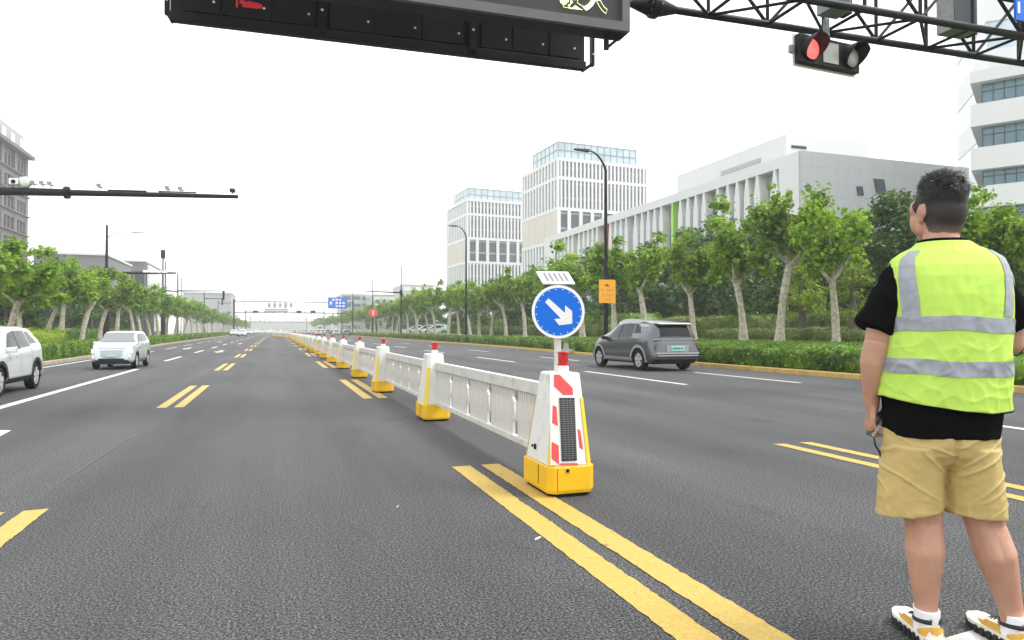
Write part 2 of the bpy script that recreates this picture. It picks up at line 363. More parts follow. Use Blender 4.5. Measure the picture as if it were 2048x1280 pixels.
def kerb(fn, side, m, label):
    root = kind(link('kerb', None), 'structure', label)
    y = -6.0
    while y < 90:                                     # separate stones with open joints
        b = MB(); a = y+.006; c = y+.994
        x0, x1 = fn(a), fn(c)
        ins = .02
        R = []
        for yy, xx in ((a, x0), (c, x1)):
            R.append([(xx, yy, -.03), (xx+side*.015, yy, .105), (xx+side*.035, yy, .13), (xx+side*.15, yy, .13), (xx+side*.15, yy, -.03)])
        b.rings(R); b.build('kerb_stone', m, root); y += 1.0
    b = MB(); R = []
    for yy in np.arange(90, 421, 10.0):
        xx = fn(yy); R.append([(xx, yy, -.03), (xx+side*.015, yy, .105), (xx+side*.035, yy, .13), (xx+side*.15, yy, .13), (xx+side*.15, yy, -.03)])
    b.rings(R); kind(b.build('kerb_stone', m, root), 'stuff')
kerb(kr, 1, M['kerb_yellow'], 'yellow painted kerb along the right verge')
kerb(kl, -1, M['kerb_stone'], 'brown stone kerb along the left verge')
def lawn_r(x, y):
    d = x - kr(y) - .15; s = np.clip(d/6.0, 0, 1)
    return .10 + .60*s*s*(3-2*s) + (.06*vnoise(x*.25, y*.25) if d > .8 else 0)
def lawn_l(x, y):
    d = kl(y) - .15 - x
    return .10 + .10*np.clip(d/4, 0, 1)
b = MB(); P = []
XO = [0, .3, .9, 1.5, 2.2, 3, 4, 5, 6, 7.5, 9, 12, 16, 22, 30, 41.5]
for y in YS: P.append([(kr(y)+.15+d, y, lawn_r(kr(y)+.15+d, y)) for d in XO])
b.grid(P); kind(b.build('lawn', M['lawn'], smooth=60), 'structure', 'rising lawn behind the right hedge')
b = MB(); P = []
for y in YS: P.append([(kl(y)-.15-d, y, lawn_l(kl(y)-.15-d, y)) for d in (0, .5, 1.2, 2.5, 4, 7, 10)])
b.grid(P); kind(b.build('lawn', M['lawn'], smooth=60), 'structure', 'flat grass verge on the left')

# ------------------------------------------------------------------ painted markings (sheets 4 mm above the asphalt)
def mark(poly, m, label, z=.004):
    o = MB().add([(x, y, z) for x, y in poly], [tuple(range(len(poly)))]).build('road_marking', m)
    return kind(o, 'structure', label)
def strip(x0, x1, y0, y1, m, label, n=1):
    if y0 > 12: return mark([(x0, y0), (x1, y0), (x1, y1), (x0, y1)], m, label)
    ys = np.arange(max(y0, .8), y1, .035); rj = rng.normal(0, .0028, (2, len(ys)))            # ragged edge of thick road paint
    rj = rj + .0018*np.array([[vnoise(x0*9, q*5) for q in ys], [vnoise(x1*9+5, q*5) for q in ys]])
    L_ = [(x0+rj[0, i], ys[i]) for i in range(len(ys))] + [(x0, y1+rng.normal(0, .006))]; R_ = [(x1+rj[1, i], ys[i]) for i in range(len(ys))] + [(x1, y1+rng.normal(0, .006))]
    vs = [(x, q, .004) for x, q in L_] + [(x, q, .004) for x, q in R_]; n_ = len(L_)
    o = MB().add(vs, [(i, n_+i, n_+i+1, i+1) for i in range(n_-1)]).build('road_marking', m)
    return kind(o, 'structure', label)
YL, WL = M['yellow_line'], M['white_line']
for x0, x1 in ((1.44, 1.60), (1.70, 1.865)):
    strip(x0, x1, -1.5, 5.82, YL, 'long yellow line running under the blue arrow sign')
    for k in range(10):
        strip(x0, x1, 12.1+10.35*k, 16.9+10.35*k, YL, 'yellow dash beside the white barrier')
for x0, x1 in ((-1.69, -1.55), (-1.45, -1.31)):
    strip(x0-.085, x1-.085, 1.2, 5.3, YL, 'yellow double dash cut by the left edge')
    for k in range(0, 14):
        strip(x0, x1, 11.65+10.35*k, 16.1+10.35*k, YL, 'yellow double dash in the left carriageway')
for x0, x1 in ((4.85, 4.98), (5.18, 5.31)):
    strip(x0, x1, -2, 5.9, YL, 'yellow line passing behind the man')
strip(-4.02, -3.86, -20, 23.6, WL, 'long solid white lane line on the left')
for k in range(12): strip(-4.05, -3.9, 29.5+10.35*k, 34.2+10.35*k, WL, 'white lane dash on the left')
strip(-6.95, -6.82, -20, 32, WL, 'white edge line beside the left kerb')
for k in range(10): strip(-6.45-.1*k, -6.32-.1*k, 38+10.35*k, 43+10.35*k, WL, 'white dash near the left kerb')
for k in range(-1, 10): strip(8.33, 8.47, 13.0+11.3*k, 18.15+11.3*k, WL, 'white lane dash beside the grey car')
for k in range(-1, 10): strip(11.02, 11.15, 12.6+11.9*k, 16.75+11.9*k, WL, 'white lane dash near the yellow kerb')
def arrow(x, y, s, label):
    pts = [(-.09, 0), (.09, 0), (.09, 2.3), (.3, 2.3), (0, 4.2), (-.3, 2.3), (-.09, 2.3)]
    mark([(x+px*abs(s), y+py*s) for px, py in pts], WL, label)
arrow(-2.9, 44, -1, 'white arrow painted on the left carriageway'); arrow(-2.9, 68, -1, 'white arrow further along the left carriageway')
arrow(-5.4, 52, -1, 'white arrow in the lane beside the left kerb'); arrow(-5.4, 80, -1, 'far white arrow beside the left kerb')
q = [G(0, 861), G(23, 861), G(0, 873), G(-60, 892), G(-60, 861)]
mark([(p[0], p[1]) for p in q], WL, 'tip of a white arrow at the left edge')
q = [G(1886, 1279), G(1952, 1260), G(2120, 1262), G(2160, 1330), G(1870, 1330)]
mark([(p[0], p[1]) for p in q], WL, 'white painted patch under the man')
M['scratch'] = mat('scratched_asphalt', (.075, .075, .077), .7, var=(30, .4))
for pts in (((121, 966), (200, 915), (272, 868)), ((775, 818), (800, 832), (822, 846))):
    w = [G(*p) for p in pts]
    mark([(p[0]-.007, p[1]) for p in w] + [(p[0]+.007, p[1]) for p in w[::-1]], M['scratch'], 'thin pale scratch in the asphalt')
for i, (px, py, s, l) in enumerate(((1075, 1079, .03, 'white paper scrap on the asphalt left of the yellow line'), (795, 1015, .012, 'tiny pale scrap on the empty asphalt below the barrier'))):
    p = G(px, py); b = MB()
    b.grid([[(x*s, y*s*.6, .004+.006*math.sin(x*3+y)) for x in (-.5, 0, .5, .8)] for y in (-.5, 0, .4)])
    o = b.build('paper_scrap', M['white_metal']); o.location = (p[0], p[1], .004); tag(o, l, 'litter')

# ================================================================== foliage
def leaf_mesh(name, P, N, size, m, asp=.75, fold=.25, jitter=.35):
    n = len(P); P = np.asarray(P, float); N = np.asarray(N, float)
    N = N/np.linalg.norm(N, axis=1, keepdims=True)
    T = rng.normal(size=(n, 3)); T -= (T*N).sum(1, keepdims=True)*N; T /= np.linalg.norm(T, axis=1, keepdims=True)+1e-9
    B = np.cross(N, T); s = size*(1+jitter*rng.uniform(-1, 1, (n, 1)))
    V = np.empty((n, 4, 3)); h = s*fold
    V[:, 0] = P - T*s*.5; V[:, 1] = P + B*s*asp*.5 + N*h*.5 ; V[:, 2] = P + T*s*.55 - N*h*.3; V[:, 3] = P - B*s*asp*.5 + N*h*.5
    me = bpy.data.meshes.new(name); me.vertices.add(n*4); me.vertices.foreach_set('co', V.reshape(-1))
    me.loops.add(n*4); me.loops.foreach_set('vertex_index', np.arange(n*4, dtype=np.int32))
    me.polygons.add(n); me.polygons.foreach_set('loop_start', np.arange(0, n*4, 4, dtype=np.int32))
    me.update(calc_edges=True); me.materials.append(m); me.validate(); return me
def clump_points(clumps, n, shell=.55):
    vol = np.array([c[3]**2 for c in clumps]); cnt = np.maximum((n*vol/vol.sum()).astype(int), 3); P = []; N = []
    for (x, y, z, r, fl), k in zip(clumps, cnt):
        d = rng.normal(size=(k, 3)); d /= np.linalg.norm(d, axis=1, keepdims=True)
        rad = r*(rng.uniform(0, 1, (k, 1))**shell)*(1+.18*rng.normal(size=(k, 1)))
        p = d*rad; p[:, 2] *= fl
        P.append(p + (x, y, z)); N.append(d*.8 + rng.normal(size=(k, 3))*.55 + (0, 0, .45))
    return np.vstack(P), np.vstack(N)
def limb(mb, p0, d0, L, r0, r1, bend, n=6, seg=6):
    p = Vector(p0); d = Vector(d0).normalized(); pts = [p.copy()]; rad = [r0]
    for i in range(seg):
        d = (d + Vector(bend)*(1/seg) + Vector(rng.normal(size=3)*.13)).normalized(); p = p + d*(L/seg); pts.append(p.copy())
        rad.append(r0 + (r1-r0)*(i+1)/seg)
    mb.tube(pts, rad, n); return pts
def plane_tree_meshes(k, H=6.5, n=3400, nl=5, spire=False, open_=False):
    mb = MB(); fork = H*rng.uniform(.44, .53)
    lean = rng.normal(size=2)*.10
    pts = []; rad = []
    for i in range(11):
        t = i/10; z = fork*t - .15
        pts.append((lean[0]*t*t*2 + .02*math.sin(5*t+k), lean[1]*t*t*2, z))
        rad.append(.165*(1 - .28*t) + (.06*(1-t*6) if t < .16 else 0) + (.035 if t > .9 else 0) + .012*math.sin(9*t+k))
    mb.tube(pts, rad, 12); top = Vector(pts[-1]); cl = []
    a0 = rng.uniform(0, 6.28)
    for j in range(nl):
        a = a0 + j*6.283/nl + rng.normal()*.25; el = rng.uniform(.55, 1.0)
        d = (math.cos(a)*math.cos(el), math.sin(a)*math.cos(el), math.sin(el)); L = H*rng.uniform(.15, .23)
        e = limb(mb, top - Vector((0,0,.15)), d, L, .098, .052, (0, 0, .45))
        for s in range(2):                               # secondary shoots from the knuckle
            d2 = Vector((math.cos(a+rng.normal()*.7)*.5, math.sin(a+rng.normal()*.7)*.5, 1.0))
            e2 = limb(mb, e[-1], d2, H*rng.uniform(.10, .18), .035, .014, (0,0,.25), n=5, seg=4)
            q = e2[-1]; hh = rng.uniform(.30, .48)*H/6.5
            cl.append((q.x, q.y, q.z, hh*1.15, 1.0)); q = e2[2]; cl.append((q.x+rng.normal()*.15, q.y+rng.normal()*.15, q.z, hh*1.2, .8))
        q = e[-1]; cl.append((q.x*1.15, q.y*1.15, q.z-.1, .46*H/6.5, .7))
        if j % 2: cl.append((q.x*1.45, q.y*1.45, q.z-.45*H/6.5, .34*H/6.5, .8))
    for s in range(2 if not spire else 3):
        d2 = (rng.normal()*.25, rng.normal()*.25, 1); e = limb(mb, top, d2, H*(.30 if not spire else .40), .06, .018, (0,0,.3), seg=7)
        for i, q in enumerate(e[2:]):
            cl.append((q.x+rng.normal()*.12, q.y+rng.normal()*.12, q.z, (.52-.07*i)*H/6.5, 1.0))
    if not open_:
        for i in range(6):
            a = rng.uniform(0, 6.28); rr = rng.uniform(.6, 1.5)*H/6.5
            cl.append((math.cos(a)*rr+top.x, math.sin(a)*rr+top.y, H*rng.uniform(.60, .88), rng.uniform(.36, .56)*H/6.5, .85))
    zt = max(c[2]+c[3] for c in cl); f = H/zt            # bring the crown to its height
    P, N = clump_points(cl, n); P[:, 2] = np.where(P[:, 2] > top.z, top.z + (P[:, 2]-top.z)*(H-top.z)/(zt-top.z), P[:, 2])
    P[:, 2] += np.where(P[:, 2] < top.z-.2, (top.z-.2-P[:, 2])*.8, 0)
    return mb.mesh('plane_trunk', M['bark'], smooth=60), leaf_mesh('plane_crown', P, N, .185, M['leaf_plane'], asp=.95)
PLANES = [plane_tree_meshes(i, n=3100, nl=3+i % 3, spire=(i in (1, 4)), open_=(i in (1,))) for i in range(6)]
def evergreen_meshes(k, H=9.0, R=2.6, n=5200, m='leaf_dark', size=.26, low=.06):
    mb = MB(); mb.tube([(0,0,-.3), (.05,0,H*.25), (0,.08,H*.5), (0,0,H*.8)], [.19, .15, .10, .03], 9)
    cl = []
    for i in range(46):
        t = rng.uniform(low, 1)**.85; z = H*(.06+.86*t); w = R*math.sin(math.pi*min(.18+t*.80, 1))**.75
        a = rng.uniform(0, 6.28); rr = w*rng.uniform(.35, .95)
        cl.append((math.cos(a)*rr, math.sin(a)*rr, z, rng.uniform(.55, 1.0)*R*.36, .8))
    P, N = clump_points(cl, n, .4); P[:, 2] = np.clip(P[:, 2], .1, None)
    return mb.mesh('evergreen_trunk', M['bark_dark'], smooth=60), leaf_mesh('evergreen_crown', P, N, size, M[m], asp=.6)
EVERS = [evergreen_meshes(i, n=6200) for i in range(4)]
LIMES = [evergreen_meshes(9+i, H=3.6, R=1.05, n=1500, m='leaf_lime', size=.14, low=.2) for i in range(2)]
def tree(name, pair, loc, H, H0, label, cat='tree', group=None, rz=None, wide=1.0):
    t = thing(name, label, cat, loc, rng.uniform(0, 6.28) if rz is None else rz, group); s = H/H0
    t.scale = (s*wide, s*wide, s)
    link('trunk', pair[0], t); link('crown', pair[1], t); return t
# ---- right plane tree row: (column, top row, X)
row = [(1672, 395, 20.0, 4), (1560, 362, 20.0, 1), (1487, 393, 20.2, 0), (1388, 452, 20.0, 2), (1290, 462, 20.4, 3), (1228, 478, 20.0, 5), (1165, 478, 20.3, 0),
       (1103, 508, 20.0, 2), (1050, 528, 20.0, 3), (1012, 548, 20.2, 5), (983, 556, 20.0, 0), (958, 560, 20.0, 4), (940, 556, 20.3, 2), (918, 566, 20.0, 3)]
for i, (px, ty, X, v) in enumerate(row):
    p = atX(px, 690, X); z0 = lawn_r(p[0], p[1]); H = zat(ty, p[0], p[1]) - z0
    tree('plane_tree', PLANES[v], (p[0], p[1], z0), H, 6.5, f'pale trunked plane tree on the right lawn, {ORD[i]} in the row counting from the man',
         group='plane trees along the right verge', wide=1.08 if i < 4 else 1.2)
y = p[1]+5.5; i = len(row)
while y < 400:
    z0 = lawn_r(20, y)
    tree('plane_tree', PLANES[int(rng.integers(6))], (20+rng.normal()*.3, y, z0), rng.uniform(5.9, 7.0), 6.5,
         f'small distant plane tree on the right verge, {ORD[i]} in the row counting from the man', group='plane trees along the right verge', wide=1.15)
    y += 5.5 if y < 180 else 11; i += 1
# ---- evergreens and lighter trees behind
back = [(1128, 512, 28), (1188, 486, 30), (1246, 492, 29), (1305, 474, 31), (1372, 446, 33), (1442, 424, 33), (1512, 436, 31), (1584, 452, 30), (1650, 440, 31),
        (1725, 418, 30), (1795, 358, 28), (1872, 400, 30), (2010, 452, 26), (2075, 440, 25), (2140, 440, 24), (1930, 470, 32)]
for i, (px, ty, X) in enumerate(back):
    p = atX(px, 690, X); z0 = lawn_r(p[0], p[1]); H = zat(ty, p[0], p[1]) - z0
    tree('evergreen_tree', EVERS[i % 4], (p[0], p[1], z0), H, 9.0, ['dark dense evergreen', 'deep green bushy evergreen'][i % 2] + f' behind the right plane trees, {ORD[i]} from the orange notice'
         if px != 1795 else 'tall round evergreen beside the man against the grey wall', group='evergreens behind the plane trees', wide=1.25 if px != 1795 else 1.1)
for i, (px, X) in enumerate(((1150, 40), (1215, 39), (1275, 40), (1335, 41), (1400, 42), (1465, 42), (1540, 40), (1610, 39), (1690, 40), (1760, 39), (1840, 38), (1905, 38), (1975, 36), (2050, 36))):
    p = atX(px, 690, X); tree('evergreen_tree', EVERS[(i+1) % 4], (p[0], p[1], .5), rng.uniform(6.6, 7.6), 9.0, f'dark evergreen at the back of the belt below the white building, {ORD[i]} from the left',
         group='evergreens at the back of the belt', wide=1.75)
for i, y in enumerate(np.arange(52, 200, 11.0)):
    X = 27+rng.normal()*1.5
    tree('evergreen_tree', EVERS[int(rng.integers(4))], (X, y, .55), rng.uniform(6.2, 7.6), 9.0,
         f'hazy evergreen behind the distant right plane trees, {ORD[i]} going away', group='evergreens behind the plane trees', wide=1.5)
for (px, ty, X, nm, lb, pair, h0) in ((1605, 512, 23.5, 'young_tree', 'small yellow green tree between two pale trunks left of the man', LIMES[0], 3.6),
                          (1706, 500, 22.5, 'young_tree', 'small light green tree just left of the man', LIMES[1], 3.6),
                          (1968, 372, 22, 'broadleaf_tree', 'light green tree right of the head of the man', PLANES[3], 6.5),
                          (2052, 392, 22, 'broadleaf_tree', 'light green tree at the right edge behind the man', PLANES[5], 6.5)):
    p = atX(px, 690, X); z0 = lawn_r(p[0], p[1]); tree(nm, pair, (p[0], p[1], z0), zat(ty, p[0], p[1])-z0, h0, lb)
# ---- left row
left = [(-30, 470, -11.4, 3), (16, 462, -11.6, 0), (40, 520, -12, 2), (92, 515, -13.5, 4), (121, 508, -12.6, 5), (163, 506, -12.5, 2), (199, 525, -12.8, 0), (232, 536, -12.6, 3), (267, 552, -12.6, 5),
        (281, 560, -13.4, 0), (300, 563, -12.8, 2), (316, 570, -13, 3), (333, 580, -13, 4), (350, 588, -13, 5)]
for i, (px, ty, X, v) in enumerate(left):
    p = atX(px, 690, X); z0 = lawn_l(p[0], p[1]); H = zat(ty, p[0], p[1]) - z0
    tree('plane_tree', PLANES[v], (p[0], p[1], z0), H, 6.5, f'pale trunked plane tree on the left verge, {ORD[i]} in the row going away', group='plane trees along the left verge', wide=1.22)
y = p[1]+6; i = len(left)
while y < 400:
    tree('plane_tree', PLANES[int(rng.integers(6))], (-13.4+rng.normal()*.3, y, .2), rng.uniform(5.5, 6.6), 6.5,
         f'small distant plane tree on the left verge, {ORD[i]} in the row going away', group='plane trees along the left verge', wide=1.2)
    y += 7 if y < 160 else 12; i += 1
for i, (px, ty, X) in enumerate(((66, 518, -17), (12, 490, -18), (180, 540, -18), (255, 560, -18))):
    p = atX(px, 690, X); tree('evergreen_tree', EVERS[i % 4], (p[0], p[1], .2), zat(ty, p[0], p[1])-.2, 9.0,
         ['dark evergreen below the grey office block', 'dark evergreen at the left edge below the office block', 'dark evergreen behind the left trunks near the street lamp', 'dark evergreen behind the far left trunks'][i], group='evergreens behind the left verge', wide=1.2)
# ---- hedges and shrub beds
def hedge(path, width, height, m, label, name='hedge', dens=170, size=.075, lump=.05, cat='hedge', zfn=None, group=None):
    path = [np.array(p, float) for p in path]; S = [0]
    for a, c in zip(path, path[1:]): S.append(S[-1]+np.linalg.norm(c-a))
    L = S[-1]; n = max(int(L/.5), 3); R = []
    prof = [(-.46, 0), (-.52, .3), (-.53, .7), (-.50, .93), (-.42, 1.0), (0, 1.02), (.42, 1.0), (.50, .93), (.53, .7), (.52, .3), (.46, 0)]
    C0 = path[0]
    def at(s):
        x = np.interp(s, S, [p[0] for p in path]); y_ = np.interp(s, S, [p[1] for p in path]); return np.array([x, y_])
    root = thing(name, label, cat, (C0[0], C0[1], 0), 0, group)
    P = []; N = []
    for i in range(n+1):
        s = L*i/n; c = at(s); d = at(min(s+.3, L))-at(max(s-.3, 0)); d /= np.linalg.norm(d); nr = np.array([d[1], -d[0]]); e = min(1, .55+.9*min(s, L-s))
        z0 = zfn(*c) if zfn else .1
        ring = []
        for u, v in prof:
            q = c + nr*u*width*e; k = 1 + lump*2*vnoise(q[0]*1.1, q[1]*1.1, v*2)
            ring.append((q[0]-C0[0], q[1]-C0[1], z0 + v*height*k*(.75+.25*e)-.05))
        R.append(ring)
    b = MB(); b.rings(R); body = b.build('hedge_body', m, root, smooth=60)
    R = np.array(R); cnt = int(dens*L*(width+2*height))
    i = rng.uniform(0, n-1e-6, cnt); j = rng.uniform(0, len(prof)-1-1e-6, cnt); ii = i.astype(int); jj = j.astype(int); fi = (i-ii)[:, None]; fj = (j-jj)[:, None]
    p = (R[ii, jj]*(1-fi)+R[ii+1, jj]*fi)*(1-fj) + (R[ii, jj+1]*(1-fi)+R[ii+1, jj+1]*fi)*fj
    nn = p - R.mean(1)[ii]; nn /= np.linalg.norm(nn, axis=1, keepdims=True); p = p + nn*rng.normal(.025, .035+lump*.4, (cnt, 1))
    link('foliage', leaf_mesh('hedge_leaves', p, nn*.8+rng.normal(size=(cnt, 3))*.55+(0, 0, .12), size, m, asp=.6), root)
    return root
def rpath(x, ya, yb, st=4): return [(kr(y_)+x, y_) for y_ in np.linspace(ya, yb, max(int((yb-ya)/st), 2)+1)]
def lpath(x, ya, yb, st=4): return [(kl(y_)-x, y_) for y_ in np.linspace(ya, yb, max(int((yb-ya)/st), 2)+1)]
HG = M['leaf_hedge']
hedge(rpath(.95, 2, 11.2), 1.1, .52, HG, 'leafy low hedge along the yellow kerb right of the man', zfn=lawn_r, lump=.12, size=.10, dens=130)
hedge(rpath(.95, 11.6, 27.2), 1.2, .55, HG, 'clipped green hedge along the yellow kerb behind the grey car', zfn=lawn_r, dens=230, size=.095)
hedge(rpath(1.0, 28.6, 56), 1.2, .55, HG, 'clipped green hedge along the kerb behind the blue arrow sign', zfn=lawn_r, dens=130, size=.10)
hedge(rpath(1.0, 57, 100), 1.1, .6, HG, 'long pale clipped hedge along the right kerb further away', zfn=lawn_r, dens=70, size=.11)
hedge(rpath(1.0, 101, 230, 12), 1.1, .65, HG, 'hazy clipped hedge along the right kerb near the far gantry', zfn=lawn_r, dens=25, size=.16)
SH = M['leaf_shrub']
hedge([(18.2, 9), (18.0, 13), (18.1, 17.0)], 1.6, .40, SH, 'olive shrub bed on the lawn behind the man', 'shrub_bed', 150, .10, .18, 'shrubs', lawn_r)
hedge([(21.8, 13), (22.0, 20), (22.6, 27), (23.5, 33)], 2.0, .55, SH, 'olive shrub bed behind the nearest plane trees', 'shrub_bed', 130, .10, .18, 'shrubs', lawn_r)
hedge([(25.5, 16), (26, 24), (26.5, 32), (26, 42)], 2.4, 1.25, SH, 'tall olive shrub bed under the dark evergreens', 'shrub_bed', 100, .14, .2, 'shrubs', lawn_r)
hedge([(33, 12), (34, 24), (35, 36), (35.5, 50), (36, 75), (36, 120)], 3.0, 2.6, HG, 'tall dark shrub screen at the back of the right lawn', 'shrub_bed', 22, .34, .2, 'shrubs', lawn_r)
hedge([(22.5, 36), (22.8, 48), (22.5, 62), (23, 80)], 2.0, .85, SH, 'olive shrub bed behind the blue arrow sign', 'shrub_bed', 80, .13, .2, 'shrubs', lawn_r)
hedge([(26, 45), (27, 60), (26.5, 80), (27, 120)], 2.4, 1.6, HG, 'dark shrub belt under the distant evergreens', 'shrub_bed', 50, .18, .2, 'shrubs', lawn_r)
hedge(lpath(.85, 20, 40), 1.0, .62, HG, 'clipped green hedge along the left kerb behind the white cars', dens=200, size=.07, zfn=lawn_l)
hedge(lpath(.85, 52, 76), 1.0, .62, HG, 'clipped green hedge along the left kerb past the pearl car', dens=100, size=.10, zfn=lawn_l)
hedge(lpath(.85, 80, 200, 12), 1.0, .65, HG, 'hazy clipped hedge along the far left kerb', dens=30, size=.15, zfn=lawn_l)
hedge([(-9.9, 26), (-10.1, 32), (-10.2, 38)], 1.6, .95, M['leaf_lime'], 'loose bright green shrubs behind the left hedge', 'shrub_bed', 110, .12, .25, 'shrubs', lawn_l)
hedge([(-16, 40), (-16.4, 60), (-16, 90)], 1.6, 1.0, HG, 'dark shrub belt under the left evergreens', 'shrub_bed', 50, .15, .2, 'shrubs', lawn_l)
# grass blades of the verges
P = []; 
for k in range(26000):
    y_ = 8+rng.uniform()**1.6*62; x_ = kr(y_)+rng.uniform(1.6, 9.5); P.append((x_, y_, lawn_r(x_, y_)+.025))
for k in range(6000):
    y_ = 24+rng.uniform()*40; x_ = kl(y_)-rng.uniform(.2, 7); P.append((x_, y_, lawn_l(x_, y_)+.025))
P = np.array(P); N = rng.normal(size=P.shape); N[:, 2] *= .25
kind(link('grass', leaf_mesh('grass_blades', P, N, .11, M['grass'], asp=.35)), 'stuff', 'short grass on the verges')

w_ = hedge([(-90, 920), (0, 900), (90, 880), (200, 860)], 14, 11, M['leaf_dark'], 'hazy woods closing the far end of the road', 'far_woods', .7, 2.2, .25); w_['kind'] = 'stuff'
# ================================================================== buildings
def pane_grid(root, name, mesh, pts, rz=0):
    for p in pts:
        o = link(name, mesh, root, p, rz)
def tower(p0, w1, w2, zt, tiers, label, crown_in, crown_h, nf1, nf2):
    rz = math.radians(3.6)
    t = thing('office_tower', label, 'office tower', (p0[0], p0[1], 0), rz, 'white finned office towers')
    MB().box(.55, w1-.55, .55, w2-.55, 0, zt-.4).build('glazing', M['glass_dark'], t)
    b = MB()
    z = 3.9
    while z < zt-2:
        b.box(.35, w1-.35, .35, w2-.35, z, z+.55); z += 4.3
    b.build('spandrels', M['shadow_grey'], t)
    for k, z in enumerate(tiers):
        MB().box(-.02, w1+.02, -.02, w2+.02, z-.45, z+.45).build('floor_band', M['bldg_white'], t)
    tz = [zt] + list(tiers[1:]) + [0]
    for k in range(len(tz)-1):
        z0, z1 = tz[k+1]+.45, tz[k]-.45
        n1 = nf1 if k != 2 else nf1//3; n2 = nf2
        wd = (w1/nf1)*(.46 if k != 2 else .8)
        me = MB().box(-wd/2, wd/2, 0, .75, z0, z1).mesh('tower_fin', M['bldg_white'])
        for i in range(n1+1): link('fin', me, t, (min(max(w1*i/n1, wd/2), w1-wd/2), .0, 0))
        if k == 2:
            MB().box(.1, .5, .2, w2-.2, z0, z1).build('beige_screen', M['bldg_beige'], t)
            me = MB().box(0, .15, -.12, .12, z0, z1).mesh('screen_rib', M['bldg_beige'])
            for i in range(nf2*2): link('screen_rib', me, t, (-.04, w2*(i+.5)/(nf2*2), 0))
        else:
            wd2 = (w2/nf2)*.46; me = MB().box(0, .75, -wd2/2, wd2/2, z0, z1).mesh('tower_fin', M['bldg_white'])
            for i in range(1, n2+1): link('fin', me, t, (.0, min(w2*i/n2, w2-wd2/2), 0))
    a, c, d, e = crown_in
    MB().box(a, w1-c, d, w2-e, zt-.4, zt+crown_h-.3).build('crown_glass', M['crown'], t)
    b = MB()
    for i in range(13):
        x = a + (w1-c-a)*i/12; b.box(x-.1, x+.1, d-.12, d-.01, zt+.1, zt+crown_h)
    for i in range(7):
        y = d + (w2-e-d)*i/6; b.box(a-.12, a-.01, y-.1, y+.1, zt+.1, zt+crown_h)
    for z in (.5, .98): b.box(a-.16, w1-c+.16, d-.16, w2-e+.16, zt+crown_h*z-.22, zt+crown_h*z)
    b.build('crown_frame', M['steel_grey'], t)
    return t
M['crown'] = mat('crown_glass', (.36, .47, .52), .12, spec=.8, var=(.3, .2))
B0 = atD(1115, 314, 195); A0 = atD(934, 400, 256)
d1 = (math.cos(math.radians(3.6)), math.sin(math.radians(3.6)), 0); d2 = (-d1[1], d1[0], 0)
wB1 = along(1295, B0, d1); wB2 = along(1043.5, B0, d2); wA2 = along(893.5, A0, d2)
tower(B0, wB1, wB2, B0[2], (49.4, 44.1, 35.4, 26.4, 17.6), 'taller white finned tower with glass crown behind the street lamp', (wB1*.02, wB1*.12, .8, wB2*.30), 4.8, 24, 12)
tower(A0, wB1*1.1, wA2, A0[2], (49.4, 44.1, 35.2, 26.4, 17.6), 'further white finned tower partly hidden by the taller tower', (.8, 1.5, .8, wA2*.30), 4.9, 24, 12)

# ---- long white building with wedge fins, grey flank
XF = 57.1; YN = 64.7; p = atX(1090, 468, XF); YFAR = float(p[1]); ZT = 21.9
XE = float(atY(1938, 341, YN)[0])
t = thing('exhibition_hall', 'long low white building with wedge shaped fins and grey flank wall', 'building', (XF, YN, 0))
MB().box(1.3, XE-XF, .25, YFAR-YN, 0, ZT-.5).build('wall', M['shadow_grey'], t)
MB().box(0, 1.29, .26, YFAR-YN, 20.6, ZT).build('parapet', M['bldg_white'], t)
MB().box(0, 1.29, .26, 3.6, 0, 20.59).build('corner_wall', M['bldg_white'], t)
MB().box(0, 1.29, YFAR-YN-7, YFAR-YN-.01, 0, 20.59).build('end_wall', M['bldg_white'], t)
y = 3.6; k = 0; L = YFAR-YN-7
fin_big = {}; GRN = float(atX(1327, 450, XF)[1])-YN; RED_ = float(atX(1198, 470, XF)[1])-YN
while y < L-.5:
    wide = (k % 5) in (0,); wbay = 3.1 if wide else 2.0
    half_t, half_b = .16, (.80 if wide else .58)
    def wedge(m, flip):                               # white pier: narrow under the parapet, wide below
        b = MB(); z1, z2 = 20.59, 17.3 if wide else 18.2
        hb = half_b if m is M['bldg_white'] else .3
        b.prism([(0, -half_t, z1), (0, half_t, z1), (0, hb, z2), (0, hb, 0), (0, -hb, 0), (0, -hb, z2)], (1.28, 0, 0))
        return b.mesh('wedge_fin', m)
    key = (wide, y <= GRN < y+wbay+.3, y <= RED_ < y+wbay+.3)
    if key not in fin_big: fin_big[key] = wedge(M['fin_green'] if key[1] else M['fin_red'] if key[2] else M['bldg_white'], 0)
    link('wedge_fin', fin_big[key], t, (0, y+half_b, 0))
    wy0, wy1 = y+2*half_b+.04, y+wbay+.0
    if wy1-wy0 > .3:
        MB().box(1.1, 1.28, wy0, wy1, 8, 17.2).build('window', M['glass_dark'], t)
    y += wbay+ (0 if not wide else .35); k += 1
nC, rows = 15, 8; cw = (XE-XF)/nC; me = MB().box(.006, cw-.006, 0, .24, .006, 1.732).mesh('cladding_panel', M['bldg_grey'])
for i in range(nC):
    for j in range(rows): link('cladding_panel', me, t, (i*cw, 0, 8.0+j*1.7375))
MB().box(0, XE-XF, .01, .24, 0, 7.99).build('lower_wall', M['bldg_grey'], t)
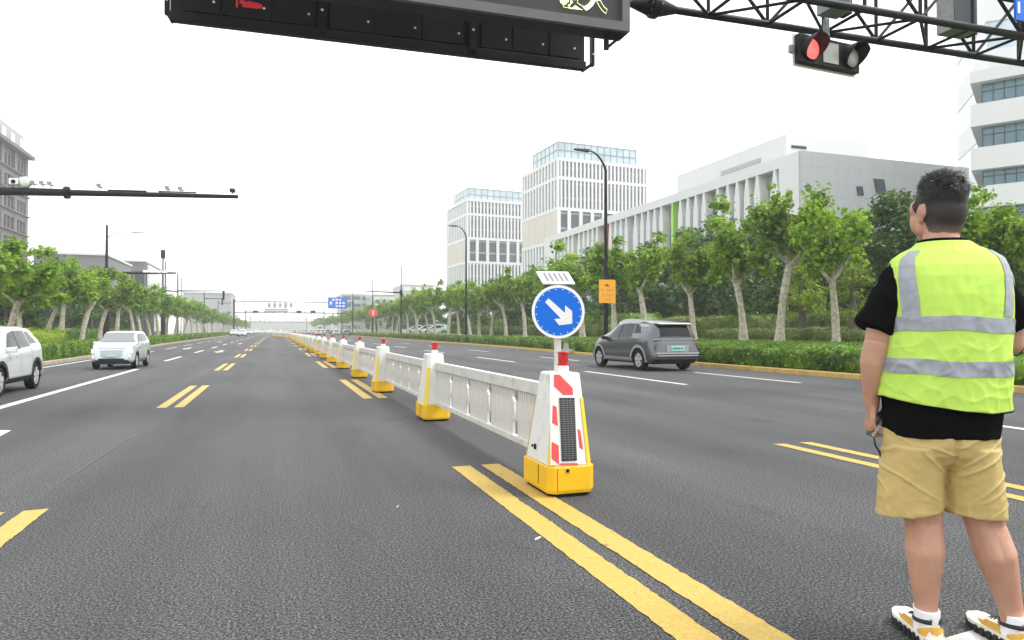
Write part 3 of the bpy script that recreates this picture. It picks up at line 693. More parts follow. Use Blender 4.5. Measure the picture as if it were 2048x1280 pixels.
for w in (((1712, 373), (1724.5, 373), (1727.5, 391), (1715, 391)), ((1746.5, 357), (1768, 359), (1772.5, 388), (1752, 388))):
    c = [onplane(x, y_, (0, YN, 0), (0, 1, 0)) - np.array([XF, YN, 0]) for x, y_ in w]; m_ = sum(c)/4
    f = MB().prism([(q[0], -.06, q[2]) for q in c], (0, .05, 0)).build('window', M['dark_trim'], t)
    MB().prism([(m_[0]+(q[0]-m_[0])*.86, -.075, m_[2]+(q[2]-m_[2])*.86) for q in c], (0, .03, 0)).build('pane', M['glass_dark'], f)
q0 = atY(1572, 268, 74); q1 = atY(1737, 287, 74)
MB().box(q0[0]-XF, q1[0]-XF, 74-YN, 100-YN, ZT-.49, float(q0[2])).build('penthouse', M['bldg_white'], t)
c = [atY(px, py, 73.95) for px, py in ((1583, 290), (1613, 293), (1613, 298.5), (1583, 295.5))]
MB().prism([(q[0]-XF, 73.93-YN, q[2]) for q in c], (0, .05, 0)).build('vent_slot', M['dark_trim'], t)
MB().box(q0[0]-XF-.06, q0[0]-XF-.01, 79-YN, 88-YN, float(q0[2])-2.6, float(q0[2])-1.9).build('vent_slot', M['bldg_mid'], t)

# ---- white banded office at the right edge, pale tower behind it
p0 = atD(1940, 144, 71); a1 = np.array([.553, -.833, 0]); zs = [zat(v, p0[0], p0[1]) for v in (144, 167, 210, 254, 297, 341, 374, 416, 455, 500)]
t = thing('office_building', 'white office block with blue ribbon windows at the right edge', 'office building', (p0[0], p0[1], 0), math.atan2(-.833, .553))
Lw = 26.0
MB().box(.9, Lw, 1.0, 18, 0, zs[0]-.3).build('ribbon_glazing', M['glass_blue'], t)
for i in range(0, 10, 2):
    MB().box(0, Lw+.3, 0, 18.4, zs[i+1], zs[i]).build('spandrel', M['bldg_white'], t)
step = abs(along(1974, p0, a1)-along(1952, p0, a1))
for i in range(1, 9, 2):
    k = 0; x = .95
    while x < Lw:
        MB().box(x-.04, x+.04, .9, .99, zs[i+1]+.01, zs[i]-.01).build('mullion', M['dark_trim'], t); x += step; k += 1
    MB().box(.9, Lw, .92, .985, zs[i+1]+(zs[i]-zs[i+1])*.62, zs[i+1]+(zs[i]-zs[i+1])*.62+.07).build('transom', M['dark_trim'], t)
pT = atD(1974, 100, 112)
t = thing('glass_tower', 'tall pale glass tower behind the gantry at the right edge', 'tower', (pT[0], pT[1], 0), math.radians(-40))
MB().box(0, 22, .3, 20, 0, 82).build('glazing', M['crown'], t)
for z in range(6, 82, 9): MB().box(-.1, 22.1, 0, 20.1, z, z+4.4).build('spandrel', M['bldg_white'], t)

# ---- grey stone office block on the left
e = atD(57, 312, 131); XW = float(e[0]); YE = float(e[1]); zc = float(e[2])
bay = abs(along(33, e, (0, -1, 0))); L = bay*4
t = thing('stone_office_block', 'grey stone office block with grouped narrow windows at the left edge', 'office building', (XW, YE, 0))
MB().box(-18, -.45, -L, 0, 0, zc-.4).build('core_wall', M['bldg_stone'], t)
fl = 3.62; wz = fl-1.25
win = MB().box(-.36, -.30, -bay*.255/2, bay*.255/2, 0, wz).mesh('block_window', M['glass_dark'])
pier = MB().box(-.44, 0, -bay*.10, bay*.10, 0, zc-.7).mesh('pier', M['bldg_stone']); mul = MB().box(-.44, -.1, -bay*.025, bay*.025, .01, wz-.01).mesh('mullion', M['bldg_stone'])
for b_ in range(5): link('pier', pier, t, (.02, -b_*bay - (bay*.1 if b_ == 0 else 0), 0))
for f in range(9):
    z = zc-.7-(f+1)*fl
    MB().box(-.44, -.03, -L, -.01, z-1.24, z).build('floor_band', M['bldg_stone'], t)
    MB().box(-.0, .35, -L, .25, z-.18, z+.02).build('floor_ledge', M['bldg_stone'], t)
    for b_ in range(4):
        for i in range(3):
            yw = -(b_*bay + bay*.10 + (i+.5)*bay*.8/3); link('window', win, t, (0, yw, z+.01))
            if i: link('mullion', mul, t, (0, yw+bay*.4/3, z))
MB().box(-18, .9, -L, .8, zc-.69, zc-.05).build('cornice', M['bldg_stone'], t)
zp = zat(275, XW, YE-1)
MB().box(-17, -.4, -L, -1.2, zc-.04, zp).build('roof_screen', M['bldg_mid'], t)
for px, py in ((7, 262), (25, 275), (43, 287)):
    q = atX(px, py, XW-.38); MB().box(-.36, -.30, q[1]-YE-.9, q[1]-YE+.9, q[2]-.75, q[2]+.75).build('roof_vent', M['white_metal'], t)
# ---- lower buildings on the left
def block(name, label, cat, Y, px0, px1, ytop, deep, m, rows=0, roofm=None, floor=0, wm='glass_dark', group=None):
    a = atY(px0, 600, Y); c = atY(px1, 600, Y); z = zat(ytop, (a[0]+c[0])/2, Y); w = c[0]-a[0]
    t = thing(name, label, cat, (a[0], Y, 0), 0, group)
    MB().box(0, w, 0, deep, 0, z).build('wall', m, t)
    MB().box(-.2, w+.2, -.2, deep+.2, z+.003, z+.35).build('roof', roofm or M['bldg_white'], t)
    if rows:
        h = (z-floor)/rows
        for i in range(rows):
            n = max(3, int(w/5)); ww = w/n
            me = MB().box(ww*.08, ww*.92, -.06, -.01, 0, h*.5).mesh('window', M[wm])
            for j in range(n): link('window', me, t, (j*ww, 0, floor+h*i+h*.25))
    return t, w, z
t, w, z = block('podium_building', 'low grey building with curved white roof light behind the left trees', 'building', 136, 66, 212, 509, 22, M['bldg_dark'], 0, M['bldg_white'])
b = MB(); b.rings([[(w*.17+w*.165*math.cos(a), y_, z+.36+1.5*math.sin(a)**.8) for a in np.linspace(math.pi, 0, 9)] for y_ in (3, 12)]); b.build('roof_light', M['bldg_white'], t)
t, w, z = block('podium_building', 'mid grey building with white glazed end left of the signal pole', 'building', 170, 221, 290, 523, 30, M['bldg_dark'], 2)
MB().box(w+.21, w+.5, 1, 29, 1, z-.5).build('white_end', M['bldg_white'], t)
t = thing('dark_pavilion', 'dark navy and brown clad building behind the left tree trunks', 'building', (-19.5, 42, 0))
MB().box(-12, 0, 0, 90, 0, 5.2).build('wall', M['navy'], t)
for i in range(22): MB().box(.01, .10, i*4+.2, i*4+3.7, .1, 5.1).build('wall_panel', M['maroon'] if i % 4 in (1, 2) else M['navy'], t)
for i in (3, 8, 13): MB().box(.11, .16, i*4+.8, i*4+2.4, .3, 2.6).build('door', M['glass_dark'], t)
block('banded_building', 'white building with grey floor bands near the left gantry arm', 'building', 258, 366, 462, 586, 30, M['bldg_grey'], 3, floor=2, wm='bldg_mid')
block('distant_building', 'hazy white building right of the blue road sign', 'building', 340, 684, 742, 589, 30, M['bldg_grey'], 5, wm='glass_dark', floor=1)
block('distant_building', 'hazy pale building above the distant right trees', 'building', 310, 748, 790, 590, 30, M['bldg_grey'], 5, floor=1, wm='bldg_white')
block('distant_building', 'hazy white building left of the finned towers', 'building', 330, 806, 868, 570, 30, M['bldg_grey'], 6, floor=1, wm='bldg_white')
block('white_marquee', 'long white marquee behind the distant right hedge', 'tent', 175, 770, 842, 642, 8, M['bldg_white'])
# ================================================================== overhead gantry with message signs and signal
BS = M['black_steel']
P1, P2 = np.array([5.43, 10.02, 6.5]), np.array([14.13, 9.76, 6.5])
gd = (P2-P1)/np.linalg.norm(P2-P1); gn = np.array([gd[1], -gd[0], 0])        # gn points towards the camera
O = P1 - gd*7.5
gx = math.atan2(gd[1], gd[0])
t = thing('lattice_gantry', 'black lattice steel gantry spanning the road overhead', 'gantry', tuple(O), gx)
LG = 30.0; W_, H_ = .95, 1.25
cr = .062
for y, z, nm in ((0, 0, 'bottom_chord'), (-W_, 0, 'bottom_chord'), (0, H_, 'top_chord'), (-W_, H_, 'top_chord')):
    MB().tube([(-4, y, z), (LG, y, z)], cr, 12).build(nm, BS, t, smooth=50)
st = 1.18; n = int((LG+4)/st)
ver = MB().tube([(0, 0, 0), (0, 0, H_)], .032, 8).mesh('upright', BS, smooth=50)
rng_m = MB().tube([(0, 0, 0), (0, -W_, 0)], .03, 8).mesh('cross_tie', BS, smooth=50)
dA = MB().tube([(0, 0, 0), (st, 0, H_)], .03, 8).mesh('brace', BS, smooth=50); dB = MB().tube([(0, 0, H_), (st, 0, 0)], .03, 8).mesh('brace', BS, smooth=50)
lA = MB().tube([(0, 0, 0), (st, -W_, 0)], .028, 8).mesh('lacing', BS, smooth=50); lB = MB().tube([(0, -W_, 0), (st, 0, 0)], .028, 8).mesh('lacing', BS, smooth=50)
for i in range(n):
    x = -4 + i*st
    for y in (0, -W_):
        link('upright', ver, t, (x, y, 0)); link('brace', dA if i % 2 == 0 else dB, t, (x, y, 0))
    link('cross_tie', rng_m, t, (x, 0, 0)); link('lacing', lA if i % 2 else lB, t, (x, 0, 0))
    if i % 2 == 0: link('lacing', lB if i % 2 else lA, t, (x, 0, H_))
for x in (7.95, 19.8):                                # bolted flange joints
    for y in (0, -W_):
        f = MB(); f.lathe([(.06, -.42), (.16, -.06), (.185, -.05), (.185, .05), (.16, .06), (.06, .42)], 16, 'x', (x, y, 0)); fl = f.build('flange_joint', BS, t, smooth=40)
        for k in range(8):
            a = k*math.pi/4; MB().lathe([(.02, -.1), (.02, .1)], 6, 'x', (x, y+.135*math.cos(a), .135*math.sin(a))).build('bolt', M['steel_grey'], fl)
for x in (-3.5, 28.5):
    MB().lathe([(.22, -6.6), (.2, -3), (.17, 1.6)], 20, 'z', (x, -W_/2, 0)).build('column', BS, t, smooth=50)
# ---- lower dark cabinet sign (hung behind) : nine louvre panels
def gpt(px, py, off):                                  # point in the vertical plane 'off' metres nearer than the far chord
    return onplane(px, py, P1+gn*off, gn)
def gl(p): d = np.array(p)-O; return np.array([d@gd, -(d@gn)*1.0, d[2]])   # gantry-local, y away from camera
YB = .10                                               # cabinet front plane
a = gl(gpt(340, 38, -YB-.0)); c = gl(gpt(1170, 135, -YB))
x0, x1, zb = a[0], c[0], (a[2]+c[2])/2
t = thing('lane_sign_cabinet', 'long dark lane control cabinet with small red figures hanging below the message board', 'sign', tuple(O + gd*0), gx)
hC = 1.75
MB().box(x0, x1, YB+.012, YB+.16, zb, zb+hC).build('housing', M['dark_panel'], t, bevel=.01)
n = 9; pw = (x1-x0)/n
edges = [gl(gpt(px, 80, -YB))[0] for px in (340+24, 443, 543, 632, 656, 750, 843, 930, 960, 1024, 1097, 1160)]
xs = [(edges[0], edges[1]), (edges[1], edges[2]), (edges[2], edges[3]), (edges[4], edges[5]), (edges[5], edges[6]), (edges[6], edges[7]), (edges[8], edges[9]), (edges[9], edges[10]), (edges[10], edges[11])]
for i, (u, v) in enumerate(xs):
    pnl = MB().box(u+.012, v-.012, YB-.012, YB+.010, zb+.13, zb+hC-.1).build('louvre_panel', M['dark_panel'], t, bevel=.006)
    MB().lathe([(.018, YB-.022), (.014, YB-.0125)], 10, 'y', (v-.10, 0, zb+.29)).build('screw', M['white_metal'], pnl)
for px in (644, 945):
    u = gl(gpt(px, 80, -YB))[0]; MB().box(u-.05, u+.05, YB-.05, YB+.011, zb+.05, zb+hC).build('mounting_post', BS, t)
    MB().lathe([(.02, YB-.06), (.016, YB-.0505)], 10, 'y', (u, 0, zb+.36)).build('screw', M['white_metal'], t)
MB().box(x0-.01, x1+.01, YB-.03, YB+.011, zb-.03, zb+.10).build('bottom_rail', BS, t, bevel=.008)
for s in (0, 1):
    u = x1+.15 if s else x0-.045; e = .012
    MB().box(u-.03, u+.03, YB+.02, YB+.10, zb+.07, zb+hC).build('side_bracket', BS, t)
    MB().bar((u, YB+.06, zb+.1), (x1-.03 if s else x0+.03, YB+.06, zb-.03), .05, .05).build('bracket_foot', BS, t)
    for k in range(3): MB().lathe([(.014, YB+.0), (.014, YB+.02)], 8, 'y', (u, 0, zb+.25+.4*k)).build('screw', M['white_metal'], t)
# dim red lamp figures on the second panel
c1, c2 = gl(gpt(470, 2, -YB)), gl(gpt(526, 20, -YB))
for px, py, w, h in ((474, 6, .03, .13), (484, 5, .06, .05), (492, 10, .10, .08), (502, 11, .09, .08), (511, 12, .07, .08), (519, 13.5, .07, .06), (488, 4, .05, .02), (500, 5, .05, .02), (516, 9, .06, .015)):
    q = gl(gpt(px, py, -YB)); MB().box(q[0]-w/2, q[0]+w/2, YB-.017, YB-.0125, q[2]-h/2, q[2]+h/2).build('red_figure', M['led_red_dim'], t)
# ---- upper message board
YM = -1.35
c = gl(gpt(1257, 66, -YM)); b0 = gl(gpt(790, 0, -YM)); xr, zm = c[0], c[2]; xl = xr-6.2
t = thing('message_board', 'dark electronic message board with pale yellow characters above the lane cabinet', 'sign', tuple(O), gx)
MB().box(xl, xr, YM+.02, YM+.30, zm, zm+1.75).build('cabinet', M['dark_panel'], t)
MB().box(xl+.12, xr-.12, YM+.0, YM+.019, zm+.13, zm+1.62).build('screen', M['screen'], t)
for nm, bx in (('frame_rail', (xl, xr, YM-.05, YM+.018, zm, zm+.125)), ('frame_rail', (xl, xr, YM-.05, YM+.018, zm+1.625, zm+1.75)),
               ('frame_stile', (xl, xl+.115, YM-.05, YM+.018, zm+.126, zm+1.624)), ('frame_stile', (xr-.115, xr, YM-.05, YM+.018, zm+.126, zm+1.624))):
    MB().box(*bx).build(nm, M['charcoal'], t)
b = MB(); b.bar((xr-.02, YM+.2, zm+.03), (xr-.25, YM+.2, zm-.17), .06, .04).bar((xr-.25, YM+.2, zm-.19), (xr-.25, YM+.2, zm-.002), .06, .05); b.build('hanger_bracket', BS, t)
c_ = bpy.data.curves.new('message', 'FONT'); c_.body = '驶入'; c_.size = .52; c_.extrude = .006; c_.offset = .022
tmp = bpy.data.objects.new('tmp', c_); COL.objects.link(tmp); bpy.context.view_layer.update()
me = bpy.data.meshes.new_from_object(tmp.evaluated_get(bpy.context.evaluated_depsgraph_get())); bpy.data.objects.remove(tmp); me.materials.clear(); me.materials.append(M['led_yellow'])
vx = [v.co.x for v in me.vertices]; vy = [v.co.y for v in me.vertices]
lo = gl(gpt(1119, 6, -YM)); hi = gl(gpt(1214, 14, -YM)); k = (hi[0]-lo[0])/(max(vx)-min(vx))
o = link('character_row', me, t, (lo[0]-min(vx)*k, YM-.014, lo[2]-min(vy)*k-.06)); o.scale = (k, k, 1); o.rotation_euler = (math.radians(90), 0, 0)
for x in (xl+.6, xl+3, xr-.7):
    MB().box(x-.05, x+.05, YM+.301, -W_-.07, zm+1.2, zm+1.3).build('mounting_arm', BS, t)
# ---- traffic signal under the gantry
t_off = .55
s0 = gl(gpt(1593, 126, t_off)); s1 = gl(gpt(1727, 145, t_off)); s2 = gl(gpt(1593, 68, t_off))
wS = s1[0]-s0[0]; hS = s2[2]-s0[2]; sc = O + gd*(s0[0]+wS/2) - gn*0
sig = thing('traffic_signal', 'horizontal traffic signal with red lamp lit hanging from the gantry', 'traffic light', tuple(O + gd*(s0[0]+wS/2) + gn*t_off + np.array([0, 0, s0[2]])), gx + math.radians(6))
MB().box(-wS/2, wS/2, .0, .12, 0, hS).build('housing', M['black'], sig, bevel=.02)
MB().box(-wS/2-.03, wS/2+.03, .121, .135, -.03, hS+.03).build('back_plate', M['white_metal'], sig)
ring = [(math.cos(a), math.sin(a)) for a in np.linspace(0, 2*math.pi, 29)[:-1]]
for i, mt in enumerate(('signal_red', 'signal_off', 'signal_off')):
    cx_ = -wS/2 + wS*(i+.5)/3; R_ = min(wS/6, hS/2)*.84; cz = hS/2
    if i == 1:
        MB().box(cx_-R_*.9, cx_+R_*.9, -.015, -.001, cz-R_*.9, cz+R_*.9).build('count_display', M['signal_off'], sig); continue
    MB().lathe([(.001, -.075), (R_*.5, -.062), (R_*.85, -.035), (R_*.96, -.002)], 28, 'y', (cx_, 0, cz)).build('lens', M[mt], sig, smooth=50)
    b = MB(); out = []; inn = []
    for kx, (a, s) in enumerate(ring):                  # hood: long at the top, cut back at the bottom
        ln = .05+.22*max(0, min(1, (s+.75)/1.2))
        out.append(((cx_+R_*1.03*a, -.0, cz+R_*1.03*s), (cx_+R_*1.0*a, -ln, cz+R_*1.0*s+0), (cx_+R_*.97*a, -ln, cz+R_*.97*s), (cx_+R_*.99*a, -.001, cz+R_*.99*s)))
    b.rings([[q[j] for q in out] for j in range(4)], cap=False); b.build('hood', M['black'], sig, smooth=40)
MB().box(-.04, .04, .05, .12, hS+.001, 6.5-(O[2]+s0[2])+ .0 if 6.5-(O[2]+s0[2]) > hS else hS+.35).build('hanger', M['steel_grey'], sig)
MB().box(-wS/2-.11, -wS/2-.035, .08, .14, hS*.35, hS*.62).build('side_bolt', M['steel_grey'], sig)
# ---- grey cabinets fixed inside the lattice, and the blue plate at the right edge
for px, w, l in ((1672, .42, 'grey steel equipment box inside the gantry above the traffic signal'), (1918, .58, 'grey steel equipment cabinet inside the gantry right of the traffic signal')):
    q = gl(gpt(px, 60, .5)); b = thing('equipment_cabinet', l, 'cabinet', tuple(O + gd*q[0] + gn*.45 + np.array([0, 0, .12])), gx)
    MB().box(-w/2, w/2, -.17, .17, 0, 1.0).build('casing', M['steel_grey'], b, bevel=.01)
    MB().box(-w/2+.04, w/2-.04, -.18, -.1705, .06, .94).build('door', M['charcoal'], b); MB().box(w/2+.01, w/2+.09, -.1, .1, .0, 1.1).build('conduit', BS, b)
q = gl(gpt(2030, 40, 1.2)); b = thing('blue_plate', 'blue road sign plate cut by the right edge on the gantry', 'sign', tuple(O + gd*q[0] + gn*1.2 + np.array([0, 0, q[2]])), gx)
MB().box(0, 2.0, -.02, .02, 0, 1.2).build('plate', M['blue_sign'], b); MB().box(.04, .09, -.026, -.0205, .12, .32).build('white_mark', M['white_metal'], b)
MB().box(.2, 1.8, .021, .09, .3, .4).build('fixing_rail', BS, b)

# ================================================================== street poles
def lamp_arm(t, z, L, rise, m, r=.05, side=-1, head=.9):
    pts = [(0, 0, z)] + [(side*L*math.sin(a)*.55, 0, z + rise*(1-math.cos(a))*1.0) for a in np.linspace(.25, 1.4, 7)]
    pts = []
    for s in np.linspace(0, 1, 9): pts.append((side*L*s**1.35, 0, z + rise*math.sin(s*math.pi/2)))
    MB().tube(pts, [r*(1-.5*s) for s in np.linspace(0, 1, 9)], 8).build('arm', m, t, smooth=50)
    e = pts[-1]; MB().hexa([(e[0], -.14, e[2]-.05), (e[0]+side*head, -.1, e[2]-.01), (e[0]+side*head, .1, e[2]-.01), (e[0], .14, e[2]-.05),
                            (e[0], -.1, e[2]+.06), (e[0]+side*head, -.07, e[2]+.05), (e[0]+side*head, .07, e[2]+.05), (e[0], .1, e[2]+.06)]).build('lamp_head', m, t)
def pole(t, h, r0, r1, m=BS, name='pole'):
    b = MB(); b.lathe([(r0*2.2, 0), (r0*2.2, .03), (r0*1.15, .05), (r0, .35), (r0, 1.2), (r1, h)], 16); b.build(name, m, t, smooth=40)
lampspec = [(1212, 340, 14.4), (932, 472, 15.9), (802, 530, 16.0), (745, 562, 16.1), (705, 587, 16.2), (683, 600, 16.3)]
lamplab = ['tall black street lamp with curved arm carrying the orange sign', 'black street lamp with curved arm in front of the further tower', 'black pole with a side arm right of the red disc sign',
           'thin hazy street lamp near the red disc sign', 'black post beside the blue road sign at the far gantry', 'faint distant street lamp behind the blue road sign']
for i, (px, ty, X) in enumerate(lampspec):
    p = atX(px, 690, X); H = zat(ty, p[0], p[1])
    t = thing('street_lamp', lamplab[i], 'street lamp', (p[0], p[1], .12), 0, 'street lamps on the right verge')
    pole(t, H-.1, .10, .065)
    if i != 2: lamp_arm(t, H-.15, .85, .85, BS, .06, -1, .72)
    else:
        e = atY(727, 584, p[1]); MB().tube([(0, 0, e[2]-.12), (e[0]-p[0], 0, e[2])], [.11, .05], 8).build('signal_arm', BS, t, smooth=50)
        MB().lathe([(.2, e[2]-.5), (.2, e[2]+.2)], 12).build('collar', BS, t)
    if i == 0: LP = p
# orange notice on the lamp
c = [onplane(x, y_, LP-np.array([0, .16, 0]), (0, 1, 0)) for x, y_ in ((1198, 559), (1231, 559), (1231, 606), (1198, 606))]
w = c[1][0]-c[0][0]; h = c[0][2]-c[3][2]
t = thing('notice_sign', 'orange rectangular notice with dark pictogram on the street lamp', 'sign', (c[3][0]+w/2, LP[1]-.16, c[3][2]), 0)
MB().box(-w/2, w/2, -.012, .012, 0, h).build('panel', M['orange_sign'], t, bevel=.004); MB().box(-.12, .12, .013, .12, h*.3, h*.4).build('clamp', BS, t); MB().box(-.12, .12, .013, .12, h*.7, h*.8).build('clamp', BS, t)
M['sign_ink'] = mat('dark_brown_ink', (.10, .04, .01), .5); M['sign_ink2'] = mat('amber_ink', (.42, .17, .01), .5)
def plate2d(t, name, poly, m, th=.004, y=-.0125):
    return MB().prism([(x, y, z) for x, z in poly], (0, -th, 0)).build(name, m, t)
k = h/47
plate2d(t, 'pictogram', [(-6*k, h-11*k), (-4*k, h-10*k), (-2.2*k, h-10.2*k), (-1.2*k, h-7.2*k), (0, h-7*k), (.6*k, h-10*k), (3*k, h-11.2*k), (4.6*k, h-13*k), (3.6*k, h-14*k), (-.5*k, h-13*k), (-5.6*k, h-12.4*k)], M['sign_ink'])
for j, (zz, xs_) in enumerate(((21, (-11, -1, 3, 7, 11)), (31, (-9, 0, 4, 8)), (40, (-4, 0, 4)))):
    for x in xs_:
        for q in range(3): plate2d(t, 'stroke', [(x*k-1.3*k, h-(zz-1.2+q*1.1)*k), (x*k+1.3*k, h-(zz-1.2+q*1.1)*k), (x*k+1.3*k, h-(zz-.7+q*1.1)*k), (x*k-1.3*k, h-(zz-.7+q*1.1)*k)], M['sign_ink'] if x in (-11, -9, 11) else M['sign_ink2'])
# small concrete marker by the kerb
p = G(1173, 712); t = thing('concrete_marker', 'small pale concrete block on the right kerb ahead of the grey car', 'bollard', (p[0]+.1, p[1]+2.6, .13))
MB().box(-.35, .35, -.15, .15, 0, .10).build('base', M['paving'], t, bevel=.01); MB().hexa([(-.12, -.1, .101), (.12, -.1, .101), (.12, .1, .101), (-.12, .1, .101), (-.09, -.08, .42), (.09, -.08, .42), (.09, .08, .42), (-.09, .08, .42)]).build('post', M['paving'], t)

# ---- left: camera arm
a = G(0, 380, 6.5); e = G(476, 393, 6.5); base = a + (a-e)/np.linalg.norm(a-e)*2.2
t = thing('camera_gantry_arm', 'long black cantilever arm carrying white cameras from the left edge', 'gantry', (base[0], base[1], 0))
dv = e-base
pole(t, 7.2, .2, .15)
pts = [(0, 0, 6.46)] + [tuple((dv*s)[:2]) + (6.46+.02*s,) for s in (.3, .305, .6, 1.0)]
MB().tube([(0, 0, 6.45), (dv[0]*.42, dv[1]*.42, 6.47)], [.17, .145], 12).build('arm', BS, t, smooth=50)
MB().tube([(dv[0]*.42, dv[1]*.42, 6.47), (dv[0], dv[1], 6.49)], [.125, .075], 12).build('outer_arm', BS, t, smooth=50)
b = MB(); q = Vector((dv[0]*.42, dv[1]*.42, 6.47)); u = Vector((dv[0], dv[1], 0)).normalized()
b.tube([q-u*.06, q+u*.06], .24, 14); b.build('flange_joint', BS, t)
for s in (.62, .79): 
    q = Vector((dv[0]*s, dv[1]*s, 6.48)); MB().tube([q-u*.7, q+u*.7], .03, 6).build('cable_tray', BS, t).location = (0, 0, .13)
def camera_unit(px, py, size, kind_, label):
    q = onplane(px, py, base, np.array([dv[1], -dv[0], 0])); zarm = 6.5 + .1
    t = thing('surveillance_camera', label, 'camera', (q[0], q[1], zarm), math.atan2(dv[1], dv[0]), 'cameras on the cantilever arm')
    z = q[2]-zarm; s = size
    MB().box(-.02, .02, -.02, .02, 0, max(z-s*.4, .02)).build('bracket', BS if kind_ == 'dark' else M['white_metal'], t)
    if kind_ == 'dome':
        MB().lathe([(.05, z+s*.5), (s*.5, z+s*.4), (s*.5, z-s*.1), (s*.3, z-s*.4), (.04, z-s*.5)], 16).build('dome', M['white_metal'], t, smooth=40)
        MB().box(-s*1.3, -s*.52, -s*.3, s*.3, z-s*.25, z+s*.3).build('housing', M['white_metal'], t, bevel=.02); MB().lathe([(.08, -s*.36), (.08, -s*.31)], 12, 'y', (-s*.9, 0, z)).build('lens', M['black'], t)
    else:
        m_ = M['black'] if kind_ == 'dark' else M['white_metal']
        MB().box(-s*.5, s*.5, -s*.7, s*.7, z-s*.38, z+s*.38).build('housing', m_, t, bevel=.015)
        MB().box(-s*.4, s*.4, -s*.72, -s*.705, z-s*.28, z+s*.28).build('lens_window', M['steel_grey'] if kind_ != 'dark' else M['dark_trim'], t)
camera_unit(52, 365, .42, 'dome', 'white dome camera, largest unit on the cantilever arm')
for px, py, l in ((68, 365, 'white box camera next to the dome camera'), (86, 366, 'white box camera in the middle of the three beside the dome'), (102, 367, 'white box camera furthest from the dome in the group of three'),
                  (200, 371, 'single white box camera alone on the middle of the arm'), (336, 376, 'white box camera, left one of the outer pair on the arm'), (362, 377, 'white box camera, right one of the outer pair on the arm')):
    camera_unit(px, py, .19, 'box', l)
camera_unit(465, 381, .18, 'dark', 'small black camera at the tip of the cantilever arm')
# ---- left: lamp pole with arm, monitor pole, further poles
def at_depth_ground(px, D):
    p = atD(px, 661, D); return p
p = at_depth_ground(212, 62); t = thing('street_lamp', 'black street lamp with thick base and long sign arm on the left verge', 'street lamp', (p[0], p[1], 0), 0, 'street poles on the left verge')
za = zat(546, p[0], p[1]); zt = zat(450, p[0], p[1])
MB().lathe([(.5, 0), (.5, .05), (.27, .1), (.24, za+.5)], 16).build('pole_base', BS, t, smooth=40); MB().lathe([(.13, za+.501), (.09, zt)], 12).build('pole', BS, t, smooth=40)
lamp_arm(t, zat(476, p[0], p[1]), 2.0, .6, M['steel_grey'], .05, 1, 1.0)
e = atY(352, 546, p[1]); MB().tube([(.2, 0, za), (e[0]-p[0], 0, e[2])], [.14, .08], 10).build('sign_arm', BS, t, smooth=50)
q0 = atY(286, 540, p[1]); q1 = atY(336, 546, p[1]); 
for k_ in range(4):
    u = (q0[0]-p[0]) + (q1[0]-q0[0])*(k_+.5)/4; MB().box(u-.22, u+.22, -.25, .1, za+.12, za+.34).build('camera_box', M['white_metal'], t)
p = at_depth_ground(325, 92); t = thing('monitor_pole', 'slim black pole topped by a dark box on the left verge', 'pole', (p[0], p[1], 0), 0, 'street poles on the left verge')
z5 = zat(581, p[0], p[1]); zt = zat(517, p[0], p[1]); zb_ = zat(500, p[0], p[1])
MB().lathe([(.4, 0), (.4, .05), (.22, .1), (.2, z5+.3)], 12).build('pole_base', BS, t, smooth=40); MB().lathe([(.10, z5+.301), (.09, zt)], 10).build('pole', BS, t, smooth=40)
MB().box(-.26, .26, -.26, .26, zt, zb_).build('head_box', BS, t, bevel=.03)
e = atY(356, 583, p[1]); MB().tube([(.1, 0, z5), (e[0]-p[0], 0, e[2])], [.11, .08], 8).build('arm', BS, t)
for px, D, yt, arm, lamp, l in ((355, 105, 546, (452, 582), None, 'black pole with a long arm before the banded building'), (408, 150, 585, (448, 597), None, 'thin black pole with a short arm further down the left verge'),
                                (330, 128, 523, None, 1, 'faint street lamp behind the slim boxed pole'), (362, 165, 555, None, 1, 'faint far street lamp on the left verge'), (436, 205, 600, (470, 606), None, 'most distant black pole on the left verge')):
    p = at_depth_ground(px, D); t = thing('street_pole' if arm else 'street_lamp', l, 'pole' if arm else 'street lamp', (p[0], p[1], 0), 0, 'street poles on the left verge')
    zt = zat(yt, p[0], p[1]); pole(t, zt, .13, .09)
    if arm:
        e = atY(*arm, p[1]); MB().tube([(0, 0, e[2]-.1), (e[0]-p[0], 0, e[2])], [.1, .06], 8).build('arm', BS, t)
        MB().box(e[0]-p[0]-.5, e[0]-p[0]-.2, -.15, .15, e[2]-1.4, e[2]-.05).build('signal_head', BS, t)
    if lamp: lamp_arm(t, zt, 2.0, .6, M['steel_grey'], .05, 1, 1.0)
# ---- far gantry
YG = 196.0
a = atY(468, 604, YG); e = atY(706, 604, YG); zb_ = float(atY(590, 626, YG)[2]); zt = float(atY(590, 604, YG)[2])
t = thing('far_gantry', 'distant gantry spanning the whole road near the vanishing point', 'gantry', (a[0], YG, 0)); wG = e[0]-a[0]
for z in (zb_, zt): MB().bar((0, 0, z), (wG, 0, z), .22, .22).build('chord', BS, t)
me = MB().bar((0, 0, zb_), (0, 0, zt), .16, .16).mesh('upright', M['steel_grey'])
for i in range(13): link('upright', me, t, (wG*i/12, 0, 0))
for x in (0, wG): MB().box(x-.2, x+.2, -.2, .2, 0, zt+.6).build('column', BS, t)
def far_box(name, l, cat, px0, px1, y0, y1, m, dy, frame=None, group=None):
    c0 = atY(px0, y1, YG+dy); c1 = atY(px1, y0, YG+dy); t = thing(name, l, cat, (c0[0], YG+dy, c0[2]), 0, group)
    MB().box(0, c1[0]-c0[0], 0, .3, 0, c1[2]-c0[2]).build('panel', m, t)
    w, h = c1[0]-c0[0], c1[2]-c0[2]
    if frame: MB().box(.08*h, w-.08*h, -.06, -.005, .2*h, .8*h).build('face', frame, t)
    return t, w, h
